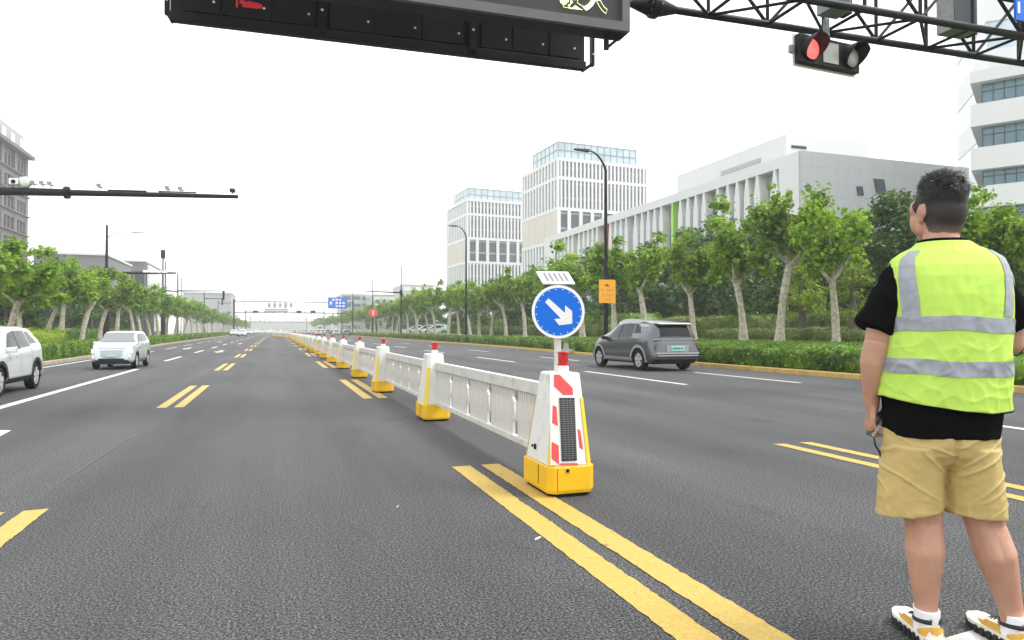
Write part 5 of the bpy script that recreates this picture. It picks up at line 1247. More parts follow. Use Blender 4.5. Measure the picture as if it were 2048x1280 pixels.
# ---- white crossover facing the camera
def suv_front(label, loc, rz, sc, paint, group=None, trim=True, tall=1.0, name='car'):
    t = thing(name, label, 'car', loc, rz, group); t.scale = (sc,)*3
    L, W = 4.55, 1.86
    c = Car(top=[(-2.275, .66), (-2.2, .98), (-2.1, 1.10), (-1.75, 1.52), (-1.55, 1.60), (-.6, 1.665*tall), (.05, 1.64*tall), (.42, 1.55), (1.12, 1.12), (1.35, 1.07), (1.95, .98), (2.12, .88), (2.22, .66), (2.275, .5)],
            belt=[(-2.275, .64), (-1.9, 1.16), (-1.2, 1.12), (0, 1.06), (1.0, 1.03), (1.4, 1.0), (2.0, .9), (2.275, .5)],
            plan=[(-2.275, .84), (-2.1, .93), (-1.7, .99), (1.3, 1.0), (1.8, .97), (2.05, .90), (2.2, .80), (2.275, .70)], L=L, W=W, sill=.28, axf=1.38, axr=-1.33, wr=.355, roofw=.76)
    c.build(t, paint)
    c.win(t, -.02, .92, .30, -.04, M['car_glass']); c.win(t, -.92, -.08, -.10, -.88, M['car_glass']); c.win(t, -1.55, -1.0, -.96, -1.25, M['car_glass'], .2, .94, 'quarter_window')
    c.screen(t, 1.10, .44, M['windscreen']); c.screen(t, c.x_at(1.14), c.x_at(1.5), M['car_glass'], .9, .84, 'rear_window')
    for sd in (-1, 1):
        c.patch(lambda x, v: c.side(x, v, sd, .009), [(-.08, .03), (-.02, .03), (-.04, 1), (-.10, 1)], 1, 4).build('pillar', M['dark_trim'], t)
        for xx in (-.95, -.03, .98):
            P = [[c.low(xx+dx, v, sd, .002) for dx in (-.006, .006)] for v in np.linspace(.1, .98, 7)]; MB().grid(P).build('door_gap', M['dark_trim'], t)
        for xx in (-.8, .12): MB().box(xx, xx+.2, sd*(W/2-.02)-.012, sd*(W/2-.02)+.014, .90, .94).build('handle', paint, t, bevel=.006)
        P = [[c.lowz(x, z, sd, .012) for x in np.linspace(-.92, .95, 12)] for z in (.285, .34, .40)]; MB().grid(P).build('sill_trim', M['dark_trim'] if trim else M['cladding'], t)
        mirror(t, .80, .86, 1.08, sd, paint)
    xf = L/2
    def front_strip(name_, pts, m, off=.02):
        P = [[(c.x_at(min(z, c.f(c.top, 1.4)), False) - .16*(abs(y)/.9)**4 + off, y, z) for y, z in row] for row in pts]
        return MB().grid(P).build(name_, m, t, smooth=60)
    for sd in (-1, 1):
        front_strip('headlight', [[(sd*y, z0) for y in np.linspace(.60, .86, 6)] for z0 in (.68, .76, .86)], M['head_lamp'], .026)
        front_strip('fog_lamp', [[(sd*y, z0) for y in np.linspace(.62, .80, 5)] for z0 in (.46, .54, .60)], M['dark_trim'] if trim else M['chrome'], .02)
    front_strip('hood_gap', [[(y, z0+.02*abs(y)) for y in np.linspace(-.80, .80, 15)] for z0 in (.862, .868, .874)], M['dark_trim'], .017)
    front_strip('light_bar', [[(y, z0) for y in np.linspace(-.52, .52, 9)] for z0 in (.80, .82, .84)], M['chrome'], .02)
    front_strip('grille', [[(y*(1.0 if z0 < .4 else .88), z0) for y in np.linspace(-.70, .70, 9)] for z0 in (.33, .40, .46)], M['dark_trim'], .022)
    if not trim: front_strip('bumper_panel', [[(y*(1-.12*(z0 < .5)), z0) for y in np.linspace(-.84, .84, 13)] for z0 in (.45, .56, .68, .80)], M['bumper_grey'], .014)
    MB().box(xf-.0, xf+.032, -.20, .20, .53, .64).build('licence_plate', M['plate_pale'] if not trim else M['blue_sign'], t)
    MB().box(xf-.25, xf-.0, -.66, .66, .22, .30).build('bumper_lip', M['dark_trim'], t)
    if trim: finish(c, t, (M['dark_trim'], .13))
    else: finish(c, t)
    return t
# grey car : rear left wheel at (1277,741)
pa, pb = G(1277, 741), G(1200, 735.5)
rz_g = math.radians(90+2)
def place(axle, wheelxy, sc, rz, W, ax, sd):             # car origin so that the wheel at (ax, sd*W/2) stands on wheelxy
    c, s = math.cos(rz), math.sin(rz); lx, ly = ax*sc, sd*(W/2-.03)*sc
    return (wheelxy[0]-(c*lx-s*ly), wheelxy[1]-(s*lx+c*ly), 0)
scg = .90
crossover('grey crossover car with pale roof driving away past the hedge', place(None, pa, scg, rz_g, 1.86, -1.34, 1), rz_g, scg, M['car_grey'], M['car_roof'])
pw = G(72, 777); scw = .76
rz_w = math.radians(-90+1)
suv_front('white car with black wheel arches cut by the left edge', place(None, pw, scw, rz_w, 1.86, -1.33, 1), rz_w, scw, M['car_white'])
pw = G(277, 737); scw = scw_p = .72; rz_p = math.radians(-90-1)
pearl = suv_front('pearl white crossover car driving towards the camera on the left', place(None, pw, scw, rz_p, 1.86, 1.38, 1), rz_p, scw, M['car_pearl'], trim=False, tall=.97)
pearl.scale = (scw_p*.9, scw_p*.9, scw_p)
# ---- distant traffic
def copy_car(src, px, py, rz, label, paint=None, sc=.8, group='distant traffic'):
    p = G(px, py); r = dup(src, (p[0], p[1], 0), rz, label, group, sc)
    return r
back = crossover('white car seen from behind, distant, left of the dark car near the far gantry', tuple(G(672, 671)*[1, 1, 0]), math.radians(90), .84, M['car_white'], M['car_white'], 'distant traffic')
dark = crossover('dark car seen from behind, distant, right lane near the far gantry', tuple(G(693, 671.5)*[1, 1, 0]), math.radians(90), .84, M['car_dark'], M['car_dark'], 'distant traffic')
silver = crossover('silver grey car, distant, right of the barrier below the white van', tuple(G(636, 670.5)*[1, 1, 0]), math.radians(90), .84, M['car_silver'], M['car_silver'], 'distant traffic')
wf = suv_front('white oncoming car, nearest of the far left traffic', tuple(G(485, 673)*[1, 1, 0]), math.radians(-90), .84, M['car_white'], 'distant traffic')
copy_car(wf, 468, 671.5, math.radians(-90), 'white oncoming car left of the nearest far car', sc=.84)
copy_car(pearl, 506, 668, math.radians(-90), 'pale oncoming car in the far left traffic, third in line', sc=.9)
copy_car(wf, 517, 667, math.radians(-90), 'pale oncoming car in the far left traffic, fourth in line', sc=.9)
copy_car(pearl, 530, 666, math.radians(-90), 'faintest oncoming car of the far left traffic', sc=.95)
copy_car(silver, 612, 669, math.radians(90), 'silver car, distant, directly above the bent barrier end', sc=.86)
copy_car(back, 622, 667, math.radians(90), 'white car, distant, behind the silver cars', sc=.95)
copy_car(back, 590, 667, math.radians(90), 'white car, faint, left of the silver cars by the far barrier', sc=.95)
copy_car(dark, 655, 667.5, math.radians(90), 'dark car, distant, between the van and the white car', sc=.9)
for i, (px, py, lab, src) in enumerate(((562, 664.6, 'tiny pale car far up the road, left of the barrier end', wf), (541, 665.2, 'tiny white car in the far oncoming queue', wf), (548, 664.4, 'tiny car at the end of the far oncoming queue', pearl),
        (577, 664.8, 'tiny silver car far up the right lanes', silver), (600, 665.4, 'small white car far up the right lanes behind the barrier', back), (607, 664.6, 'tiny dark car far up the right lanes', dark),
        (629, 665.6, 'small silver car ahead of the white van', silver), (645, 668.6, 'white car right behind the white van', back), (662, 665.8, 'small dark car far ahead in the right lane', dark), (498, 669.8, 'pale oncoming car behind the nearest far car', pearl))):
    copy_car(src, px, py, math.radians(90 if src in (silver, back, dark) else -90), lab, sc=.95)
p = G(640, 667.2); v = thing('van', 'tall white van in the distant traffic beyond the barrier', 'van', (p[0], p[1], 0), 0, 'distant traffic')
MB().hexa([(-1.1, 0, .5), (1.1, 0, .5), (1.1, 5, .5), (-1.1, 5, .5), (-1.0, .1, 3.1), (1.0, .1, 3.1), (1.0, 4.4, 3.1), (-1.0, 4.4, 3.1)]).build('body', M['car_white'], v, bevel=.15); MB().box(-.8, .8, -.02, .06, 1.9, 2.7).build('rear_window', M['windscreen'], v); MB().box(-1, 1, -.05, .3, .35, .7).build('bumper', M['dark_trim'], v)
for sx in (-.9, .9):
    for sy in (.9, 4.0): MB().lathe([(.35, sx-.1), (.35, sx+.1)], 16, 'x', (0, sy, .35)).build('wheel', M['rubber'], v)
for px, py, l in ((836, 668, 'white parked car behind the distant right hedge left of the marquee trunks'), (856, 669, 'silver parked car behind the distant right hedge'), (875, 670, 'white parked car under the plane trees left of the street lamp')):
    q = atX(px, py, 24); r = dup(back if 'white' in l else silver, (q[0], q[1], .45), math.radians(150), l, 'cars parked behind the right trees', 1.0)
# ================================================================== the man in the lime vest
def cloth(name, col, rough, sc, st, dist=.004, sheen=0.0, var=None):
    m = mat(name, col, rough, var=var, bump=(sc, st, dist), spec=.25); 
    if sheen: m.node_tree.nodes['Principled BSDF'].inputs['Sheen Weight'].default_value = sheen
    return m
M['skin'] = mat('skin', (.50, .288, .200), .5, spec=.4, var=(6, .16), alt=(.41, .205, .138), bump=(180, .12, .001))
M['skin'].node_tree.nodes['Principled BSDF'].inputs['Subsurface Weight'].default_value = .12
M['skin'].node_tree.nodes['Principled BSDF'].inputs['Subsurface Radius'].default_value = (.012, .005, .003)
M['shirt'] = cloth('black_cotton', (.0045, .0045, .005), .95, 140, .3, .002); M['shirt'].node_tree.nodes['Principled BSDF'].inputs['Specular IOR Level'].default_value = .06
M['vest'] = cloth('lime_mesh_fabric', (.43, .635, .10), .75, 260, .35, .0015, var=(5, .05))
M['vest_trim'] = cloth('pale_lime_binding', (.62, .82, .25), .7, 200, .2, .001)
M['reflective'] = mat('reflective_tape', (.25, .265, .295), .38, metal=.25, var=(26, .16), bump=(45, .35, .002))
M['shorts'] = cloth('khaki_nylon', (.46, .345, .135), .6, 320, .3, .001, var=(9, .05))
M['sock'] = cloth('white_cotton', (.78, .78, .80), .9, 160, .5, .003)
M['shoe_cream'] = cloth('cream_leather', (.74, .72, .63), .5, 60, .2, .001); M['shoe_yellow'] = mat('mustard_panel', (.62, .36, .06), .5, var=(30, .1)); M['shoe_black'] = mat('black_outsole', (.012, .012, .013), .7)
M['hair'] = mat('black_hair', (.004, .0037, .004), .42, spec=.35, var=(40, .4))
m = bpy.data.materials.new('short_hair_fade'); m.use_nodes = True; nt_ = m.node_tree; b_ = nt_.nodes['Principled BSDF']; b_.inputs['Roughness'].default_value = .7
tc = nt_.nodes.new('ShaderNodeTexCoord'); sx = nt_.nodes.new('ShaderNodeSeparateXYZ'); mr = nt_.nodes.new('ShaderNodeMapRange'); nz = nt_.nodes.new('ShaderNodeTexNoise'); nz.inputs['Scale'].default_value = 260; nz.inputs['Detail'].default_value = 2
ad = nt_.nodes.new('ShaderNodeMath'); ad.operation = 'MULTIPLY_ADD'; ad.inputs[1].default_value = .05; rp = nt_.nodes.new('ShaderNodeValToRGB')
mr.inputs['From Min'].default_value = -.09; mr.inputs['From Max'].default_value = .055
nt_.links.new(tc.outputs['Object'], sx.inputs[0]); nt_.links.new(tc.outputs['Object'], nz.inputs['Vector']); nt_.links.new(nz.outputs[0], ad.inputs[0]); nt_.links.new(sx.outputs['Z'], ad.inputs[2]); nt_.links.new(ad.outputs[0], mr.inputs[0]); nt_.links.new(mr.outputs[0], rp.inputs[0])
rp.color_ramp.elements[0].color = (.15, .085, .058, 1); rp.color_ramp.elements[1].color = (.012, .010, .010, 1); e_ = rp.color_ramp.elements.new(.45); e_.color = (.032, .022, .018, 1)
nt_.links.new(rp.outputs[0], b_.inputs['Base Color']); M['fade'] = m
def remesh(mb, name, material, voxel, smooth=4, disp=None, parent=None):
    me = mb.mesh(name, material); o = bpy.data.objects.new('tmp', me); COL.objects.link(o)
    r = o.modifiers.new('r', 'REMESH'); r.mode = 'VOXEL'; r.voxel_size = voxel
    s = o.modifiers.new('s', 'SMOOTH'); s.factor = .5; s.iterations = smooth
    bpy.context.view_layer.update(); dg = bpy.context.evaluated_depsgraph_get()
    out = bpy.data.meshes.new_from_object(o.evaluated_get(dg)); bpy.data.objects.remove(o); out.name = name
    if disp:
        n = len(out.vertices); co = np.empty(n*3); no = np.empty(n*3); out.vertices.foreach_get('co', co); out.vertex_normals.foreach_get('vector', no)
        co = co.reshape(-1, 3); no = no.reshape(-1, 3); d = np.array([disp(p) for p in co]); co += no*d[:, None]; out.vertices.foreach_set('co', co.reshape(-1))
    out.materials.clear(); out.materials.append(material); out.polygons.foreach_set('use_smooth', [True]*len(out.polygons)); out.update()
    return link(name, out, parent)
DM = 2.62
mp = atD(1876, 661, DM); BEAR = math.radians(28)
man = thing('person', 'man in lime reflective vest, black shirt and khaki shorts standing with his back turned', 'person', (mp[0], mp[1], 0), -BEAR)
TOR = np.array([(.775, .003, 0, .192, .142), (.85, .005, 0, .197, .148), (.95, .008, 0, .200, .152), (1.05, .012, 0, .198, .150), (1.15, .02, 0, .195, .145), (1.25, .028, 0, .198, .138),
                (1.33, .03, 0, .200, .128), (1.39, .03, 0, .194, .114), (1.43, .03, .002, .176, .098), (1.465, .028, .006, .132, .084), (1.49, .026, .012, .090, .074), (1.515, .024, .018, .070, .066), (1.53, .024, .02, .066, .064)])
def tor(z): return [float(np.interp(z, TOR[:, 0], TOR[:, k])) for k in range(1, 5)]
def tpt(th, z, off=0.0, tab=None, nexp=2.35):            # th: 0 at the spine, +90 right, -90 left
    cx, cy, a, b = tab(z) if tab else tor(z); a += off; b += off; s, c = math.sin(th), -math.cos(th)
    k = (abs(s)**nexp + abs(c)**nexp)**(-1/nexp)
    return (cx + a*s*k, cy + b*c*k, z)
HD = Vector((.026, .045, 1.622)); PHI = math.radians(16); RH = Matrix.Rotation(PHI, 3, 'Z')
def hp(p): return HD + RH @ Vector(p)
# ---- body : one continuous skin
b = MB()
R = [[tuple((tpt(t_, z, -.022)[0], tpt(t_, z, -.022)[1], z)) for t_ in np.linspace(0, 2*math.pi, 25)[:-1]] for z in (.80, .9, 1.0, 1.1, 1.2, 1.3, 1.38, 1.43, 1.46)]
b.rings(R)
b.ellipsoid((0, 0, .80), (.165, .12, .11), 12)
b.capsule((.024, .008, 1.40), (.024, .03, 1.56), .066, .060); b.capsule((-.05, .0, 1.42), (.02, .0, 1.475), .05, .055); b.capsule((.11, .0, 1.42), (.03, .0, 1.475), .05, .055)
def hell(c, r, rot=0.0, tilt=0.0):
    b.ellipsoid(hp(c), r, 14, RH @ Matrix.Rotation(rot, 3, 'Z') @ Matrix.Rotation(tilt, 3, 'X'))
hell((0, -.010, .045), (.076, .097, .096)); hell((0, .03, -.022), (.066, .070, .085)); hell((0, .046, -.082), (.047, .045, .034)); hell((0, -.02, -.03), (.068, .068, .07)); hell((0, -.030, .0), (.070, .075, .085)); hell((0, -.022, -.055), (.064, .060, .07))
for sx_ in (-1, 1):
    hell((sx_*.040, .052, -.030), (.034, .038, .050)); hell((sx_*.048, .012, -.052), (.024, .050, .040)); hell((sx_*.045, .055, .02), (.030, .03, .04))
    hell((sx_*.077, -.006, -.006), (.009, .019, .032), sx_*-.40, -.18); hell((sx_*.083, -.016, .004), (.005, .015, .026), sx_*-.5, -.18); hell((sx_*.079, .0, -.032), (.008, .011, .012), sx_*-.3)
b.capsule(hp((0, .096, .006)), hp((0, .110, -.036)), .009, .014); b.capsule(hp((-.034, .080, .024)), hp((.034, .080, .024)), .013, .013); hell((0, .094, -.067), (.024, .013, .008)); hell((0, .092, -.077), (.022, .013, .008))
def limbs(pts):
    for (p, r), (q, s) in zip(pts, pts[1:]): b.capsule(p, q, r, s, 16)
LW, RW = (-.222, .040, .905), (.20, .25, 1.06)
limbs([((-.135, 0, 1.37), .054), ((-.20, -.008, 1.20), .050), ((-.218, -.010, 1.115), .047), ((-.225, .005, 1.05), .049), ((-.224, .026, .965), .038), (LW, .0295), ((-.219, .048, .872), .026)])
limbs([((.195, 0, 1.37), .054), ((.245, .015, 1.20), .050), ((.262, .03, 1.125), .046), ((.245, .13, 1.085), .042), (RW, .028), ((.185, .29, 1.055), .026)])
limbs([((-.085, 0, .82), .105), ((-.068, .01, .62), .086), ((-.056, .012, .50), .070), ((-.054, .006, .445), .064), ((-.055, -.008, .345), .068), ((-.054, -.004, .25), .054), ((-.051, .0, .15), .040), ((-.050, .0, .07), .038), ((-.050, .10, .035), .03)])
limbs([((.085, 0, .82), .105), ((.118, .006, .62), .086), ((.145, .006, .50), .070), ((.156, .0, .445), .064), ((.183, -.014, .345), .069), ((.210, -.008, .25), .054), ((.238, .0, .15), .040), ((.250, .0, .07), .038), ((.232, .10, .035), .03)])
# left hand: palm, four fingers curled round the phone, thumb from the side of the palm
b.ellipsoid((-.219, .054, .862), (.0165, .040, .050), 12); b.ellipsoid((-.212, .076, .870), (.016, .018, .034), 10)
for i, (y0, dz, L) in enumerate(((.088, .004, 1.0), (.0655, 0, 1.1), (.043, .003, 1.02), (.0215, .010, .82))):
    A = (-.221, y0, .828+dz); B_ = (-.227+.002*i, y0+.004, .828+dz-.036*L); C_ = (-.210, y0+.005, .828+dz-.060*L); D_ = (-.187, y0+.003, .828+dz-.061*L-.002*i)
    b.capsule(A, B_, .0098, .0090, 10); b.capsule(B_, C_, .0090, .0082, 10); b.capsule(C_, D_, .0082, .0070, 10)
b.capsule((-.208, .085, .880), (-.190, .096, .848), .0125, .0108, 10); b.capsule((-.190, .096, .848), (-.181, .090, .818), .0108, .0088, 10)
# right hand in front of the body
b.ellipsoid((.168, .315, 1.055), (.035, .040, .0165), 12)
for i in range(4):
    x0 = .148+.0215*i*.9; A = (x0, .345, 1.055); B_ = (x0-.004, .382, 1.045); C_ = (x0-.004, .392, 1.018); b.capsule(A, B_, .0095, .0088, 10); b.capsule(B_, C_, .0088, .0072, 10)
b.capsule((.145, .305, 1.06), (.122, .325, 1.055), .0125, .0105, 10); b.capsule((.122, .325, 1.055), (.118, .352, 1.047), .0105, .0085, 10)
def flesh(p):
    x, y, z = p; d = .0012*vnoise(x*16, y*16, z*12) + .0004*vnoise(x*60, y*60, z*60)
    if z < .56:
        xc = float(np.interp(z, [.09, .25, .345, .45, .55], [-.05, -.054, -.055, -.055, -.06])) if x < .05 else float(np.interp(z, [.09, .25, .345, .45, .55], [.25, .21, .183, .156, .13]))
        if y < .01:
            u = x-xc; d += -.0032*math.exp(-(u/.009)**2)*math.exp(-((z-.36)/.07)**2) + .0022*math.exp(-((abs(u)-.03)/.016)**2)*math.exp(-((z-.37)/.06)**2)
            d += -.0045*math.exp(-((abs(u)-.012)/.016)**2)*math.exp(-((z-.458)/.022)**2) + .003*math.exp(-((abs(u)-.040)/.010)**2)*math.exp(-((z-.47)/.04)**2)
            d += -.0015*math.exp(-((z-.452-.05*u)/.0035)**2)
    if x < -.12 and .9 < z < 1.2: d += -.0022*math.exp(-((z-1.128+.2*(x+.22))/.005)**2)*(y < .01)
    return d
body = remesh(b, 'body', M['skin'], .0046, 7, flesh, man)
for sx_ in (-1, 1):
    MB().ellipsoid(hp((sx_*.031, .0765, .006)), (.0105, .0105, .0105), 10).build('eye', M['sock'], man, smooth=60); MB().ellipsoid(hp((sx_*.031, .0855, .006)), (.005, .004, .005), 8).build('iris', M['hair'], man)
    MB().tube([hp((sx_*.015, .0945, .030)), hp((sx_*.032, .093, .036)), hp((sx_*.050, .082, .031))], [.003, .0042, .002], 6).build('eyebrow', M['hair'], man)
MB().tube([hp((-.02, .1065, -.072)), hp((0, .109, -.0715)), hp((.02, .1065, -.072))], .0016, 6).build('mouth_line', mat('lip', (.34, .13, .10), .4), man)
# ---- hair
ho = link('short_hair', None, man, HD); ho.rotation_euler = (0, 0, PHI)
def hgrid(rx, ry, rz_, c, mask, nu=150, nv=90):
    g_ = MB(); idx = {}; vs = []; fs = []
    for i in range(nv+1):
        ph = math.pi*i/nv*.80
        for j in range(nu):
            t_ = 2*math.pi*j/nu; vs.append((c[0]+rx*math.sin(ph)*math.sin(t_), c[1]-ry*math.sin(ph)*math.cos(t_), c[2]+rz_*math.cos(ph)))
    for i in range(nv):
        for j in range(nu):
            q = (i*nu+j, i*nu+(j+1) % nu, (i+1)*nu+(j+1) % nu, (i+1)*nu+j); m_ = np.mean([vs[k] for k in q], 0)
            if mask(m_): fs.append(q)
    return g_.add(vs, fs)
def hairline(p):
    x, y, z = p; a = math.degrees(math.atan2(abs(x), -y))          # 0 at the back, 180 at the face
    zl = np.interp(a, [0, 45, 68, 80, 88, 98, 105, 112, 120, 128, 150, 180], [-.088, -.088, -.078, -.045, .006, .036, .006, -.014, .0, .050, .088, .092])
    return z > zl
bm_ = body.data; nv_ = len(bm_.vertices); co = np.empty(nv_*3); no = np.empty(nv_*3); bm_.vertices.foreach_get('co', co); bm_.vertex_normals.foreach_get('vector', no)
co = co.reshape(-1, 3); no = no.reshape(-1, 3); RI = np.array(RH.inverted()); lc = (co-np.array(HD)) @ RI.T; ln_ = no @ RI.T
inside = np.array([(-.11 < p[2] < .2) and abs(p[0]) < .079 and hairline(p) for p in lc]); mp_ = {}; vs = []; fs = []
for f in bm_.polygons:
    if all(inside[k] for k in f.vertices):
        q = []
        for k in f.vertices:
            if k not in mp_: mp_[k] = len(vs); vs.append(tuple(lc[k]+ln_[k]*.0022))
            q.append(mp_[k])
        fs.append(tuple(q))
fm = MB().add(vs, fs).mesh('hair_fade', M['fade'], smooth=80); link('hair_fade', fm, man, HD).rotation_euler = (0, 0, PHI)
bpy.data.objects.remove(ho)
def topline(p): return float(np.interp(math.degrees(math.atan2(abs(p[0]), -p[1])), [0, 60, 90, 130, 180], [.030, .036, .050, .078, .092])) + .006*vnoise(p[0]*60, p[1]*60, 1)
mp_ = {}; vs = []; fs = []
for f in bm_.polygons:
    c_3 = lc[list(f.vertices)].mean(0)
    if c_3[2] > topline(c_3) and c_3[2] < .2:
        q = []
        for k in f.vertices:
            if k not in mp_:
                p = lc[k]; h_ = max(0, min(1, (p[2]-topline(p))/.085)); h_ = h_*h_*(3-2*h_)
                mp_[k] = len(vs); vs.append(tuple(p+ln_[k]*(.0026+.0125*h_ + h_*(.0045*vnoise(p[0]*45, p[1]*30, p[2]*30)+.0025*vnoise(p[0]*110, p[1]*70, p[2]*70)))))
            q.append(mp_[k])
        fs.append(tuple(q))
hair = MB().add(vs, fs).build('hair', M['hair'], man, smooth=80); hair.location = HD; hair.rotation_euler = (0, 0, PHI)
sb = MB(); keys = list(mp_.keys())
for k in rng.choice(keys, 5200):
    k = int(k); q = lc[k]; h_ = max(0, min(1, (q[2]-topline(q))/.085)); h_ = h_*h_*(3-2*h_)
    p = Vector(vs[mp_[k]]); n_ = Vector(ln_[k])
    cl_ = vnoise(q[0]*34, q[1]*34, q[2]*34); c2_ = vnoise(q[1]*34+7, q[2]*34, q[0]*34)          # locks lie together
    dirv = Vector((.45+1.1*cl_, .45+1.1*c2_, .05)) + Vector(rng.normal(size=3)*.16)
    if q[1] < -.06 or h_ < .35: dirv += Vector((0, -.1, -.75*(1-h_)))
    dirv = (dirv - n_*dirv.dot(n_)*.9 + n_*(.05+.25*h_*max(0, cl_+.25))).normalized(); sd_ = dirv.cross(n_).normalized(); L_ = (.007+.026*h_)*rng.uniform(.7, 1.25); w_ = .0010+.0005*h_
    p = p - n_*.001; m1 = p + dirv*L_*.5 + n_*(.0012+.003*h_); e1 = p + dirv*L_ + n_*(.0008+.002*h_)
    sb.add([p-sd_*w_, p+sd_*w_, m1+sd_*w_*.8, m1-sd_*w_*.8, e1], [(0, 1, 2, 3), (3, 2, 4)])
so = sb.build('hair_strands', M['hair'], man); so.location = HD; so.rotation_euler = (0, 0, PHI); kind(so, 'stuff')
# ---- shirt
b = MB(); b.rings([[tpt(t_, z) for t_ in np.linspace(0, 2*math.pi, 41)[:-1]] for z in list(np.linspace(.778, 1.42, 22)) + [1.445, 1.465, 1.485, 1.503]])
def sleeve(p, q, r0, r1):
    p, q = Vector(p), Vector(q); b.tube([p-(q-p)*.18, p, p+(q-p)*.5, q], [r0*.8, r0, (r0+r1)/2+.002, r1], 22)
sleeve((-.122, 0, 1.372), (-.228, -.006, 1.170), .068, .078); sleeve((.185, 0, 1.365), (.266, .02, 1.178), .066, .076)
def fold(p):
    x, y, z = p; arm = max(0, min(1, (abs(x-.03)-.19)/.04))
    return (.0035+.003*arm)*vnoise(x*14+y*8, y*14, z*9) + .0022*vnoise(x*30, y*30, z*22) + .003*math.sin(z*55+x*30+3*vnoise(x*6, y*6, z*6))*arm
shirt = remesh(b, 'shirt', M['shirt'], .006, 3, fold, man)
# ---- vest
VT = np.array([(.84, .009, 0, .222, .166), (.92, .010, 0, .221, .168), (1.0, .013, 0, .218, .167), (1.1, .018, 0, .214, .163), (1.2, .025, 0, .2135, .155), (1.3, .03, 0, .2155, .146), (1.37, .03, 0, .211, .134), (1.41, .03, 0, .201, .121), (1.44, .03, .003, .187, .107),
               (1.465, .028, .006, .152, .096), (1.485, .026, .011, .108, .086), (1.505, .025, .015, .084, .078)])
def vt(z): return [float(np.interp(z, VT[:, 0], VT[:, k])) for k in range(1, 5)]
def hemz(th):                                                     # hem dips at the right of the back
    d = math.degrees(th); return float(np.interp(d, [-180, -110, -75, -40, 0, 25, 55, 85, 120, 180], [.905, .918, .926, .908, .886, .877, .882, .902, .905, .905]))
def ridge0(u, v, w, k=4): return (1-min(1, abs(vnoise(u, v, w))*2.2))**k
def vfold(th, z):
    a_ = math.sin(th)*.21; return .0026*ridge0(a_*9+z*7, z*10-a_*5, 2)*(.4+.6*max(0, min(1, (1.25-z)/.2))) + 0.0024*ridge0(a_*16-z*4, z*13+a_*8, 7)*max(0, min(1, (1.2-z)/.1)) + .0045*vnoise(math.sin(th)*2.4, math.cos(th)*2.4, z*5) + .0035*math.sin(th*9+2.5*vnoise(th, z*3, 1))*max(0, (1.12-z)/.25)**1.2 + .0018*vnoise(math.sin(th)*9, math.cos(th)*9, z*16)
def vpt(th, z, off=0): return tpt(th, z, vfold(th, z)+off, vt, 2.35)
def armhole(th, z):
    d = abs(abs(math.degrees(th))-93); zc_ = (z-1.297)/.130
    return zc_*zc_ + (d/25.0)**2 < 1 and abs(zc_) < 1
NT, NZ = 300, 150; vs = []; fs = []
for i in range(NZ+1):
    for j in range(NT):
        th = -math.pi+2*math.pi*j/NT; z = hemz(th)+(1.503-hemz(th))*i/NZ; vs.append(vpt(th, z))
for i in range(NZ):
    for j in range(NT):
        th = -math.pi+2*math.pi*(j+.5)/NT; z = hemz(th)+(1.503-hemz(th))*(i+.5)/NZ
        if armhole(th, z): continue
        if abs(th) > math.radians(172) or (abs(th) > math.radians(180-45*(z-1.2)/.3) and z > 1.2): continue       # open front, V neck
        fs.append((i*NT+j, i*NT+(j+1) % NT, (i+1)*NT+(j+1) % NT, (i+1)*NT+j))
vest = MB().add(vs, fs).build('vest', M['vest'], man, smooth=80)
sol = vest.modifiers.new('thick', 'SOLIDIFY'); sol.thickness = .003; sol.offset = -1
def band(name, thf, zf, n=(80, 4), off=.0022, skip=None, m='reflective'):
    P = []
    for i in range(n[1]+1):
        P.append([vpt(thf(j/n[0], i/n[1]), zf(j/n[0], i/n[1]), off) for j in range(n[0]+1)])
    return MB().grid(P).build(name, M[m], man, smooth=80)
def wob(u, s): return .0035*math.sin(u*17+s)+.002*math.sin(u*41+s*2)
rad_ = math.radians
band('reflective_band', lambda u, v: rad_(-168+336*u), lambda u, v: 1.166+.052*v+wob(u, 0) + .004*math.sin(u*6), (300, 8), .0032)
band('reflective_band', lambda u, v: rad_(-168+336*u), lambda u, v: 1.012+.054*v+wob(u, 2) + .005*math.sin(u*6+1), (300, 8), .0032)
for sg in (-1, 1):
    band('shoulder_band', lambda u, v: rad_(sg*(46+9*v**1.3+(u-.5)*(18+2*v))), lambda u, v: 1.2195+.248*v, (8, 50), .0026)
    band('shoulder_band', lambda u, v: rad_(sg*(134-9*v**1.3+(u-.5)*(18+2*v))), lambda u, v: 1.2195+.248*v, (8, 50), .0026)
    # binding round the armhole
    pts = [vpt(rad_(sg*(93+25*math.cos(q))), 1.297+.130*math.sin(q), .0005) for q in np.linspace(math.pi*.74, math.pi*2.26, 60)]
    MB().tube(pts, .003, 6, cap=False).build('armhole_binding', M['vest_trim'], man, smooth=80)
MB().tube([vpt(t_, hemz(t_)-.002, -.001) for t_ in np.linspace(rad_(-170), rad_(170), 120)], .003, 6).build('hem_binding', M['shirt'], man, smooth=80)
MB().tube([tpt(t_, 1.508, -.002) for t_ in np.linspace(-math.pi, math.pi, 60)], .007, 8, cap=False).build('collar', M['shirt'], man, smooth=80)
